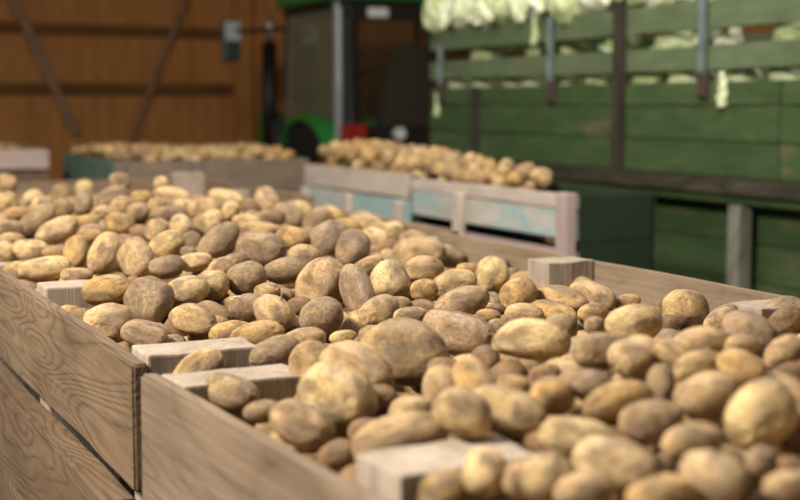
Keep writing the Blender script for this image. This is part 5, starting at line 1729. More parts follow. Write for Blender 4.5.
3109,7239,2339,115,31,-143,391,301,295,t
3069,2991,2435,106,-12,160,332,275,269,d
1768,12901,2268,126,-22,45,382,292,289,d
1387,7901,2375,45,28,42,350,285,273,d
2957,8111,2413,151,9,-35,485,347,318,g
3353,4416,2280,106,-6,-31,525,341,326,w
2098,8566,2497,128,-14,88,444,298,270,d
1387,5168,2368,112,-3,-115,476,348,343,d
1626,9901,2430,171,20,-63,427,302,285,w
3228,6446,2298,83,33,4,366,279,274,w
1721,1749,2472,137,9,-141,353,301,274,t
2873,10958,2377,164,1,49,395,273,246,w
3359,9377,2384,19,-7,24,400,271,253,d
3521,9675,2355,135,-8,35,405,315,306,t
3638,11622,2308,9,5,-137,428,308,277,g
2109,11900,2341,144,17,-135,486,343,329,g
3478,13642,2184,40,-7,-53,426,328,299,d
3120,13348,2214,178,-22,-40,453,309,305,t
3743,9459,2319,18,-14,-95,431,296,274,d
3322,11929,2316,13,33,93,448,299,265,t
2938,5275,2290,29,28,81,415,284,269,d
1683,10606,2390,96,28,-145,418,304,293,d
3035,12115,2312,138,26,30,448,314,291,w
2990,13131,2234,75,35,-139,392,340,304,t
4093,11189,2292,108,4,136,403,328,322,t
2192,11569,2360,163,15,-56,402,280,253,d
2680,13349,2202,162,21,-162,413,278,253,w
2618,6816,2417,50,-23,118,448,354,342,w
1749,11901,2338,179,-9,-104,392,304,263,t
1830,10480,2405,143,-7,-32,437,302,279,t
1099,11134,2338,152,3,-42,395,327,295,g
3325,12691,2273,171,20,-150,325,274,248,d
2737,6065,2394,40,19,128,325,284,260,d
1876,13143,2240,57,0,108,438,297,296,w
2234,3732,2395,169,-19,-95,443,288,273,d
3805,11287,2313,31,-1,-169,382,283,281,t
3157,10997,2366,113,7,42,506,339,308,d
1891,7621,2460,31,24,-171,395,277,266,w
3097,12809,2270,69,6,146,408,336,302,w
3535,4599,2208,53,-2,-81,506,351,341,d
1565,11928,2314,8,20,131,486,347,317,t
3623,7557,2279,156,22,1,398,311,309,t
1213,2276,2343,97,14,-34,427,294,259,d
2709,2708,2495,127,10,-60,434,286,267,d
3995,13100,2209,136,18,-111,480,342,332,t
3058,4296,2336,71,2,81,356,289,285,w
2016,13426,2197,55,6,144,394,281,256,t
1249,12173,2311,150,37,-39,457,320,315,t
3542,5599,2137,5,19,-143,366,295,295,t
2656,8677,2481,1,13,-77,376,314,280,g
2954,7934,2372,108,22,-94,463,317,301,w
1286,12938,2272,96,34,62,495,345,323,d
3648,12629,2265,117,-11,-139,377,273,257,t
2929,2859,2460,74,47,-174,474,344,335,w
2303,9057,2491,116,-49,30,431,306,285,d
1232,9887,2400,155,-7,82,392,290,263,d
1268,9606,2413,17,-2,-119,349,307,287,t
2876,6556,2374,118,-13,-165,376,325,295,g
3225,9693,2401,155,-11,87,422,309,284,w
1465,13508,2225,19,4,-118,352,303,289,w
2097,11428,2362,32,-3,77,392,310,286,t
2852,13043,2245,124,-23,92,492,335,294,t
3413,11103,2345,77,0,-117,383,284,263,t
2854,2975,2465,34,7,160,338,291,287,t
1381,11094,2351,58,-2,-91,508,354,341,g
3272,13101,2238,135,36,119,443,289,258,w
1473,10159,2406,4,10,92,505,326,293,t
2274,11410,2363,128,29,-22,367,283,247,g
3307,13659,2151,105,21,-156,442,296,264,d
1154,12050,2312,71,17,-39,383,297,293,w
2572,12568,2303,3,-21,47,405,284,279,w
3716,13127,2206,5,-8,-159,480,339,320,t
2590,6177,2368,81,7,-162,395,334,326,g
3410,3936,2258,108,12,-38,331,294,286,g
2495,5462,2420,54,-13,-87,363,280,244,w
1841,8360,2441,130,27,-143,441,306,277,w
2489,6437,2386,64,16,6,383,325,286,t
2695,8803,2473,113,-51,99,353,282,249,g
2026,6792,2444,13,-4,-159,395,347,300,t
2739,4594,2372,13,-4,110,484,317,300,g
2904,6947,2383,4,1,151,497,325,307,w
1091,7968,2378,51,-4,108,392,307,286,t
2717,3545,2357,31,-45,102,446,349,333,t
1724,12287,2321,138,-20,105,405,274,267,g
3695,12983,2241,173,-35,-148,431,337,305,t
1440,6141,2353,105,7,-30,348,287,271,w
3693,9071,2298,162,7,-162,453,327,302,d
2460,5763,2391,158,-25,-147,440,296,257,w
3306,11475,2337,51,-13,-75,454,333,315,g
2142,10438,2406,61,-8,-63,395,279,250,w
1929,9506,2479,129,27,-70,316,272,264,d
3578,4419,2276,64,-11,-126,468,315,305,t
2985,11236,2358,26,-35,119,376,310,296,w
2069,11282,2376,57,-2,-8,415,283,271,w
1833,12301,2317,90,0,119,331,289,287,w
2981,4996,2344,38,-1,-119,500,338,312,d
2891,9750,2436,102,29,17,387,302,286,t
1787,6329,2382,84,16,-161,474,326,321,w
1139,11879,2318,53,-14,-83,443,353,306,d
3816,11462,2306,57,-23,-90,441,336,305,g
2246,7665,2467,37,18,101,334,294,283,w
2852,12677,2278,33,13,56,415,338,317,t
1582,8318,2462,86,-9,-129,404,284,271,g
1358,12081,2317,9,4,71,362,283,249,g
1225,12616,2285,18,-10,98,416,313,296,t
1795,13044,2255,53,8,-40,452,338,298,w
2701,11054,2373,43,9,154,389,318,288,g
2053,10195,2437,104,-4,-31,397,302,265,d
3747,10867,2332,145,-3,141,453,335,290,w
2292,2441,2525,153,-1,-81,417,318,288,w
1975,12339,2324,135,13,-2,415,326,285,d
2124,5217,2427,159,-29,41,397,337,302,t
2570,2754,2505,5,0,104,427,356,356,t
1112,8529,2392,132,-31,131,469,330,328,g
3934,11814,2285,44,2,-15,412,321,291,g
1112,8322,2391,68,19,68,498,350,324,t
1850,9020,2485,12,11,141,386,288,278,g
3445,12774,2261,155,4,162,481,337,327,t
2412,6042,2390,31,13,-44,452,344,297,w
1677,13544,2209,84,17,141,359,279,271,d
1119,9002,2412,66,-35,137,547,357,333,d
3401,7162,2269,75,4,32,398,305,288,g
2530,9755,2464,148,-5,-100,362,299,283,w
1206,11718,2325,26,-10,-101,423,307,290,d
3467,3377,2345,113,3,-2,443,339,336,w
1160,11560,2325,96,2,9,471,311,300,t
1948,7502,2455,66,3,62,347,272,272,g
3720,10034,2268,63,11,155,402,320,294,t
2005,12779,2270,56,10,20,473,335,320,w
3531,7118,2234,64,-23,116,342,273,237,w
3075,8245,2426,89,-12,-41,443,353,331,d
1202,2061,2290,42,-1,23,318,282,253,d
3218,10389,2366,40,13,175,501,351,350,t
3083,10173,2390,67,-1,-87,406,328,306,w
3248,12771,2263,13,10,-138,368,324,307,t
2552,8330,2486,165,37,-142,378,309,284,g
3498,9374,2365,17,-18,-128,375,310,280,t
2738,7204,2396,146,17,125,534,349,314,t
2278,6492,2433,169,16,-145,398,306,299,w
2091,12677,2293,24,4,50,448,322,287,d
3048,8530,2432,48,16,-126,483,335,311,t
1554,10718,2378,48,22,-157,466,344,300,d
1324,10221,2391,102,8,22,476,340,337,d
3438,13156,2228,10,-5,-31,430,337,321,w
2679,8942,2471,5,7,60,423,303,264,d
3602,8829,2352,33,-12,121,407,338,319,t
1212,2174,2273,130,7,175,413,309,290,t
1494,1617,2429,95,-45,-129,479,357,330,g
2163,9963,2452,14,21,-26,420,328,297,w
4110,11317,2293,34,-15,163,381,296,271,w
1157,9286,2399,106,-20,-33,464,302,263,t
1577,13655,2206,160,-16,-144,417,301,270,g
2846,12031,2331,50,22,-171,452,311,299,d
2395,7913,2432,63,-6,46,513,333,301,d
1484,7826,2428,2,27,91,391,313,272,t
2156,7203,2435,7,1,34,383,276,271,w
1589,10980,2369,131,-37,176,335,289,272,w
1590,2923,2453,59,-16,22,385,296,264,t
3014,11532,2328,137,-5,103,397,272,263,d
2676,11347,2345,63,3,53,356,305,288,t
2136,11106,2375,124,6,72,466,317,288,w
4089,10788,2303,112,21,54,370,325,324,w
2947,3533,2390,65,-15,-116,372,286,282,w
1518,13166,2248,72,7,-123,384,293,285,d
3184,10096,2387,21,17,45,346,273,254,w
1764,9190,2475,31,4,95,508,345,323,w
2348,10729,2399,59,15,126,353,302,294,d
3544,10740,2350,126,-13,54,422,300,269,d
1939,11442,2354,73,-11,150,386,283,249,d
2380,9282,2442,166,7,-22,408,289,280,t
1119,9765,2359,38,9,20,486,321,284,t
1100,7431,2360,133,7,22,316,273,239,d
2595,13664,2167,154,-12,-179,426,295,288,w
1992,8412,2473,47,23,-31,450,293,272,w
2077,5620,2444,103,-8,-167,409,300,273,d
2634,8054,2470,105,-26,20,415,290,254,t
4093,10927,2302,65,-9,-166,380,310,298,t
2652,12858,2232,21,8,-152,538,349,312,d
3139,9120,2419,62,-25,48,354,290,262,t
2403,13643,2157,86,-3,-144,503,345,316,d
2200,10724,2399,76,11,14,370,292,271,w
1265,9749,2409,128,-3,-139,419,315,276,g
2982,13658,2173,120,5,144,372,298,289,t
3727,7698,2238,151,38,-177,378,284,261,d
1155,10652,2359,150,25,-14,390,281,274,w
3419,7951,2347,107,-18,-179,430,299,269,w
1600,9218,2461,125,-23,-127,359,273,263,t
3320,13290,2224,132,2,162,460,309,304,d
2889,3807,2314,39,26,-12,455,329,295,t
2455,12075,2334,131,-4,-67,375,333,317,d
3118,5272,2296,93,-21,156,495,358,340,w
3186,11162,2354,38,36,157,358,307,286,t
1254,12460,2298,161,-23,123,375,275,254,d
2349,2285,2517,4,1,-171,460,353,339,w
3164,13198,2209,154,18,47,495,336,315,t
2553,11945,2344,18,6,-14,423,285,263,g
2508,5599,2426,1,13,179,362,279,278,g
2080,2012,2512,48,-28,141,501,340,298,t
2175,10276,2426,0,26,-123,456,328,303,t
2433,9149,2486,119,12,-45,454,340,330,t
3150,8403,2426,129,17,-16,369,276,264,d
1114,4300,2234,67,8,-55,524,338,298,w
1960,13583,2190,139,-31,119,508,342,342,d
2449,3096,2486,153,7,148,510,359,310,w
2348,12323,2326,173,-12,-75,399,278,276,d
3822,12884,2243,15,-26,-177,404,356,347,t
3880,12096,2277,31,25,166,387,310,298,w
1434,11337,2338,60,27,90,448,327,327,d
3619,12245,2240,78,12,133,420,358,335,w
2267,12470,2299,140,-12,-100,463,328,294,t
3395,5127,2255,128,-6,-72,347,278,255,w
1543,11773,2335,72,5,-144,349,298,293,d
1663,3812,2360,149,-31,-126,414,271,259,g
1312,10930,2360,155,-19,16,365,318,276,t
3055,11097,2367,120,26,-74,451,298,289,d
1890,10022,2444,89,-10,-67,323,287,285,t
2127,8349,2500,28,-27,148,420,300,270,g
2583,3177,2471,16,-18,-121,350,298,282,w
1842,11616,2352,4,-2,161,374,284,255,t
1505,12084,2330,35,-9,39,415,340,320,t
4035,13669,2208,54,-7,-35,375,274,272,t
1417,12791,2281,119,10,135,358,278,246,w
3014,4654,2315,82,17,77,426,346,322,w
2885,10667,2392,103,4,-116,447,336,310,w
2549,11091,2379,164,13,81,429,319,301,d
1968,10863,2387,136,-6,-102,403,348,339,d
1409,3525,2308,44,4,47,516,335,327,d
3633,7235,2231,24,7,-58,344,294,261,t
2488,13543,2147,85,24,47,498,355,338,d
1417,10813,2367,99,4,171,418,315,282,d
3309,7459,2348,160,-2,-149,404,280,258,w
1669,11352,2360,161,10,110,435,320,309,d
2920,5845,2361,9,-8,78,356,294,279,g
3735,8181,2294,78,16,-63,406,321,279,g
2571,8789,2485,112,20,76,308,274,273,d
2788,10250,2400,17,0,145,380,297,274,t
2404,8981,2484,63,-21,76,402,339,295,t
2494,12895,2266,12,6,174,385,298,269,w
3101,12534,2295,57,-17,83,315,278,271,g
3774,13543,2222,83,10,17,355,284,265,d
3209,9844,2393,176,-9,-44,334,282,262,w
4110,11486,2280,33,27,133,364,294,268,w
1817,12571,2301,150,38,-58,409,314,296,d
3474,12904,2240,136,5,8,468,359,311,w
4026,10645,2317,148,-17,50,381,310,272,t
3720,8456,2319,173,-6,-151,446,324,316,d
1745,11017,2374,154,1,88,465,333,293,g
1294,7772,2402,52,12,-76,547,359,331,w
3159,6132,2290,92,-16,-30,479,314,309,g
2983,6734,2360,162,-32,-104,318,282,250,d
2005,10500,2409,121,-8,-60,420,345,314,g
3559,10099,2349,10,19,-12,389,307,269,d
3467,6359,2236,145,-3,-97,361,286,260,w
2409,11051,2384,95,6,-140,371,326,304,d
1198,2746,2271,179,-14,164,497,353,332,d
4067,11883,2274,6,-12,103,314,271,267,w
2243,12765,2250,7,-12,-2,447,354,309,w
2827,5593,2380,176,11,83,402,273,246,w
3602,5301,2159,11,1,-48,424,297,297,t
1305,8261,2429,60,18,166,427,338,334,d
2820,3118,2451,153,-10,173,383,271,256,t
2581,12706,2283,144,-35,-145,383,322,283,w
1101,9448,2400,130,-2,61,501,328,307,w
1408,9492,2434,124,-4,-145,476,347,321,g
3582,10516,2325,175,-3,-128,464,303,299,w
2963,12802,2274,73,17,-90,419,289,249,d
1281,13250,2254,162,5,-13,413,319,295,w
3246,7799,2327,175,7,-51,539,357,357,t
3014,10670,2383,133,26,99,398,332,291,d
3876,13328,2222,178,-1,-126,388,292,290,d
3462,4740,2250,91,0,-160,477,314,272,d
3190,7644,2367,37,-5,-163,396,326,324,d
2284,13419,2205,86,1,18,453,319,295,w
4100,12708,2200,151,-13,42,481,348,327,d
3339,10635,2355,63,6,158,444,356,312,w
2795,4970,2328,156,1,-4,473,334,303,t
2492,10726,2380,143,7,99,357,278,257,g
2251,11696,2345,102,2,-156,368,315,301,w
3375,10321,2354,124,16,-152,496,343,332,d
1721,9623,2422,177,-6,-42,395,303,277,d
2927,11655,2323,122,-18,-112,491,353,319,t
3198,12009,2321,136,34,168,362,290,258,w
3562,10194,2264,78,-4,167,422,338,330,t
1123,3439,2229,123,-28,-77,461,343,296,d
2968,7284,2386,61,2,-34,422,351,329,g
2254,7124,2444,38,26,-129,393,298,282,d
3447,11956,2311,46,-11,58,424,290,267,t
3233,12416,2292,51,12,168,416,301,279,w
2298,8872,2461,95,-12,-23,376,277,265,d
2006,4967,2406,5,-14,113,463,327,315,t
3570,13190,2230,38,-20,-59,389,292,265,w
3357,8940,2395,73,8,147,431,313,298,g
1738,8706,2485,79,27,-144,511,346,316,t
1274,10543,2372,95,32,145,360,309,303,g
3180,6858,2301,100,19,104,351,278,250,t
1824,8139,2470,102,-10,1,438,304,284,d
1096,8826,2407,168,-10,126,439,290,275,w
3556,6007,2172,119,3,89,374,296,285,w
2257,7359,2389,150,10,-158,309,271,251,d
2610,5210,2329,114,-36,-144,365,291,258,d
2786,4444,2296,78,-17,110,356,308,280,w
3066,6731,2271,138,-4,-77,429,301,268,t
2111,3128,2411,50,15,71,470,358,318,t
1708,8412,2405,8,-17,168,425,300,278,g
2256,4907,2340,55,10,103,432,322,278,t
1175,6388,2292,173,-41,51,339,276,243,g
1546,1845,2381,143,-3,-25,402,311,281,t
1411,5488,2299,47,11,8,485,333,290,g
2562,6044,2339,93,12,99,433,328,290,t
3349,6877,2215,26,16,-76,437,302,289,w
2479,6563,2329,92,2,110,446,357,311,t
2156,9052,2423,132,5,11,378,283,260,w
1309,7070,2319,64,41,-34,435,295,275,w
2055,2678,2439,35,24,157,411,305,293,t
1865,3153,2391,111,13,138,485,347,339,t
1539,8079,2362,130,-9,-65,354,287,249,t
1454,5037,2283,98,8,-59,429,346,340,g
2034,5926,2379,73,10,71,437,282,258,d
3318,5938,2184,128,6,55,339,284,262,t
3118,7981,2339,84,-10,-27,390,321,302,t
3017,8698,2379,101,2,156,346,277,257,t
2598,4899,2323,159,3,-56,421,347,325,w
3281,8085,2293,27,0,167,504,346,343,t
2723,2959,2399,11,1,9,392,301,270,g
1483,6046,2327,119,12,10,382,299,283,w
2441,5185,2344,18,7,148,355,285,262,w
1868,4223,2312,34,2,119,396,314,284,w
2031,3543,2336,117,0,177,430,281,261,t
2893,3992,2275,20,-5,130,347,271,264,g
1867,8665,2417,180,-19,-131,551,358,314,d
1633,6117,2352,48,-2,7,420,280,255,t
2790,8704,2388,72,10,134,452,352,345,w
1915,4895,2322,92,-27,-79,380,338,306,g
1138,3240,2262,171,-3,-77,387,340,313,w
1298,3010,2227,121,1,179,539,358,348,d
2361,4065,2301,155,3,120,396,279,240,t
3717,8058,2208,127,8,53,427,299,281,w
3234,7548,2291,133,27,8,326,277,246,d
2313,7234,2375,67,-28,144,485,331,302,g
3205,7151,2262,44,-21,129,346,298,274,t
2463,7736,2392,172,1,-172,409,310,273,w
2368,4788,2335,83,-6,1,424,290,269,w
2513,4090,2303,100,-9,-140,450,297,260,t
1304,8174,2332,133,-30,-69,465,360,310,d
2010,4150,2320,116,-8,168,387,333,316,w
2950,4873,2254,28,5,-128,330,285,269,t
2066,4382,2310,176,22,-96,487,351,339,t
2198,5550,2377,46,9,-59,373,292,254,w
1422,1962,2347,33,37,-17,337,288,272,d
1694,5752,2336,96,-7,-53,451,346,328,d
1105,4725,2253,69,-2,37,332,290,263,w
2852,7851,2362,73,-9,102,372,280,271,w
1813,6059,2361,114,13,139,386,303,262,d
1925,7055,2378,47,44,-17,353,278,252,w
3094,8983,2366,95,6,-141,334,273,250,t
1096,7764,2307,148,-9,-127,377,272,259,w
3231,5624,2216,6,16,-162,383,340,313,w
2631,4530,2301,79,-17,63,416,287,254,w
2590,3446,2340,31,-10,122,400,326,301,w
3333,3259,2313,175,-6,121,416,303,275,t
2374,8552,2429,155,-22,144,472,350,314,w
1229,5405,2202,130,2,-121,431,285,276,w
3308,6348,2208,93,-2,-69,439,286,285,g
2564,4251,2301,164,16,126,415,344,334,g
2336,3184,2397,87,-4,-102,413,323,284,w
1425,3254,2312,5,14,73,465,345,332,w
2838,4261,2294,65,-6,-47,363,277,274,g
3366,7348,2254,105,2,16,382,289,287,w
3363,8444,2318,121,-36,43,454,294,258,w
2709,6544,2321,13,2,-117,492,329,312,d
1111,5778,2254,32,18,140,342,283,265,t
2365,4327,2322,19,15,-96,427,301,289,g
2785,6288,2310,11,-28,127,438,308,291,t
2689,9163,2407,27,15,136,344,273,257,t
2951,4443,2269,36,-10,151,432,352,311,t
1798,4804,2316,43,-21,-153,394,304,285,d
2849,3529,2321,34,-24,-118,444,299,281,w
2091,8664,2412,171,14,-142,453,324,308,d
2125,6888,2365,126,30,-15,465,342,314,d
2555,7365,2353,149,-30,40,515,339,306,w
2841,6070,2311,11,-24,41,416,298,283,g
2804,8340,2385,142,-1,137,410,305,280,t
1895,7387,2374,51,-27,137,497,360,356,w
3156,3389,2303,72,-28,-46,417,290,250,d
2644,6918,2330,75,-10,-167,461,308,308,d
2298,9185,2411,102,9,70,345,272,268,t
1757,2927,2411,100,5,-29,510,343,300,t
2068,3769,2317,164,-2,-12,373,311,302,t
2900,5732,2282,126,9,54,347,300,263,d
2049,8233,2426,15,36,4,321,280,244,w
2818,7326,2308,22,-2,28,512,343,334,d
2942,2975,2386,160,41,172,330,273,270,w
2483,5925,2361,127,-6,-17,365,280,258,t
1751,8969,2385,109,-5,55,485,346,337,t
1107,3599,2186,128,33,48,370,286,265,d
2964,7175,2309,11,7,80,306,273,244,w
3241,6724,2241,147,-11,53,485,324,287,w
2956,3234,2355,161,-8,133,467,342,312,t
2534,4769,2324,7,13,-78,406,286,268,d
1099,5162,2261,58,-25,-170,367,296,265,w
2539,5747,2337,32,17,113,416,292,264,d
2014,7821,2392,144,-4,19,421,300,289,d
1584,4796,2305,137,-15,-95,449,360,359,d
3139,5104,2243,44,-8,142,406,283,254,g
3482,7009,2191,124,-8,147,459,314,299,g
2329,2563,2446,169,-10,-85,359,300,269,d
1112,8674,2331,99,3,85,385,338,334,d
2180,4499,2328,68,-23,-12,416,284,284,d
2502,7993,2394,94,10,99,483,348,341,d
2100,6292,2344,125,9,-124,421,281,277,w
2545,9189,2414,168,-28,137,439,317,300,d
2892,6393,2298,87,-32,-93,376,287,256,d
2351,6821,2377,80,14,98,379,283,276,g
1810,5205,2325,37,-19,-108,486,353,319,w
2855,8478,2398,17,-6,25,445,312,282,t
2557,8915,2418,93,34,-118,356,315,289,g
3235,8347,2335,163,25,54,347,282,277,d
2270,4646,2340,147,-3,-34,391,282,270,t
1432,2126,2336,139,5,138,489,336,324,t
6741,11955,2424,18,22,-24,501,414,404,t
6973,13012,2500,11,31,46,521,391,368,t
6847,15835,2574,37,-1,164,451,397,357,y
6984,12249,2457,18,-5,-30,504,406,371,d
6995,14493,2561,22,-5,74,544,376,355,d
6910,13426,2517,101,20,62,556,398,367,t
6846,11781,2426,103,11,33,484,398,370,y
6819,14075,2539,151,6,78,478,401,378,t
6825,12882,2487,17,1,28,561,445,398,t
6830,15069,2563,83,5,-89,553,433,394,t
6777,12698,2471,66,4,-117,564,444,399,d
6999,13888,2538,37,11,-56,601,439,418,t
6894,13175,2506,128,9,-144,455,397,373,t
6780,12429,2456,20,8,141,574,396,389,g
6763,14693,2551,118,10,124,576,451,438,t
6847,15620,2571,169,-4,107,511,428,400,d
6784,13840,2526,69,9,-169,599,434,413,t
6984,14175,2550,62,-1,-11,621,436,419,t
6945,15260,2571,26,5,-139,544,405,366,t
6138,19512,2530,37,-4,144,508,378,354,y
5871,18717,2566,56,5,20,447,363,337,y
5022,18219,2589,164,4,-62,488,348,323,t
5502,19529,2533,30,-15,-176,423,352,326,d
6495,19654,2536,36,14,75,524,442,438,d
6096,19161,2546,127,-2,108,478,359,338,g
4826,19506,2561,35,-5,-5,497,379,378,y
4535,18965,2589,112,10,-14,534,390,371,y
4682,19298,2573,60,-21,-101,458,403,380,t
5960,19607,2522,9,6,51,576,416,379,d
5868,19375,2533,162,-14,-134,469,412,394,t
4822,19727,2550,159,-12,66,517,381,348,t
5118,19646,2544,155,39,134,492,418,391,g
6361,19495,2539,28,-27,-99,393,340,319,g
4602,19581,2559,56,-9,-99,425,353,350,y
5000,19236,2569,30,-3,39,482,364,359,d
4280,18846,2589,132,29,20,445,347,343,g
4949,18870,2589,77,2,112,457,397,370,t
5147,19394,2555,17,3,-3,574,406,383,t
5311,19717,2532,125,14,42,577,398,368,t
6251,19728,2523,1,4,-83,437,387,368,g
6313,18786,2572,56,-16,159,482,347,336,t
2766,19363,2534,4,24,171,455,380,369,g
2261,20510,2577,35,10,-131,492,387,348,d
2408,18804,2451,115,6,19,584,446,434,t
2616,19099,2495,74,4,136,510,357,349,y
3214,20711,2576,135,-3,108,543,438,398,t
1874,20179,2566,50,-13,-91,641,442,439,t
2944,20599,2580,77,-13,69,587,452,398,g
2344,20267,2569,8,-9,-3,526,438,415,t
1877,19585,2546,98,13,-153,491,353,327,t
2310,19135,2500,61,7,125,608,425,402,y
2341,19652,2548,42,-18,-156,461,361,335,y
2658,20597,2580,30,-26,-4,502,356,352,d
2878,20038,2561,134,6,132,638,441,416,t
2096,20044,2561,4,-4,-106,534,383,377,t
2617,19581,2546,164,-11,112,506,419,405,t
2972,20341,2571,6,-11,82,565,405,360,y
2905,19145,2502,128,-10,39,491,346,310,d
2456,19974,2559,124,-3,-47,431,386,362,t
3086,19955,2559,126,14,-48,547,405,376,g
1931,19007,2481,178,-16,-141,489,373,369,y
1933,20497,2577,165,-6,92,519,383,346,g
2068,20672,2578,42,28,-26,553,444,404,d
2617,20178,2566,178,8,-119,476,409,379,t
2479,19392,2539,51,-16,174,477,378,358,g
2668,19796,2553,136,22,43,399,345,325,t
1969,19830,2554,137,32,-60,464,378,338,t
2967,19758,2552,171,17,127,500,364,326,t
2735,20380,2573,102,-12,87,541,377,346,g
1870,19284,2523,68,9,55,520,457,425,g
2121,19464,2542,83,-15,-162,614,460,445,t
2698,18811,2452,3,43,164,639,448,398,y
2184,18814,2452,97,15,37,468,367,356,g
2249,19874,2556,64,-22,-121,632,452,432,d
2347,20728,2576,92,-19,112,549,451,425,t
'''
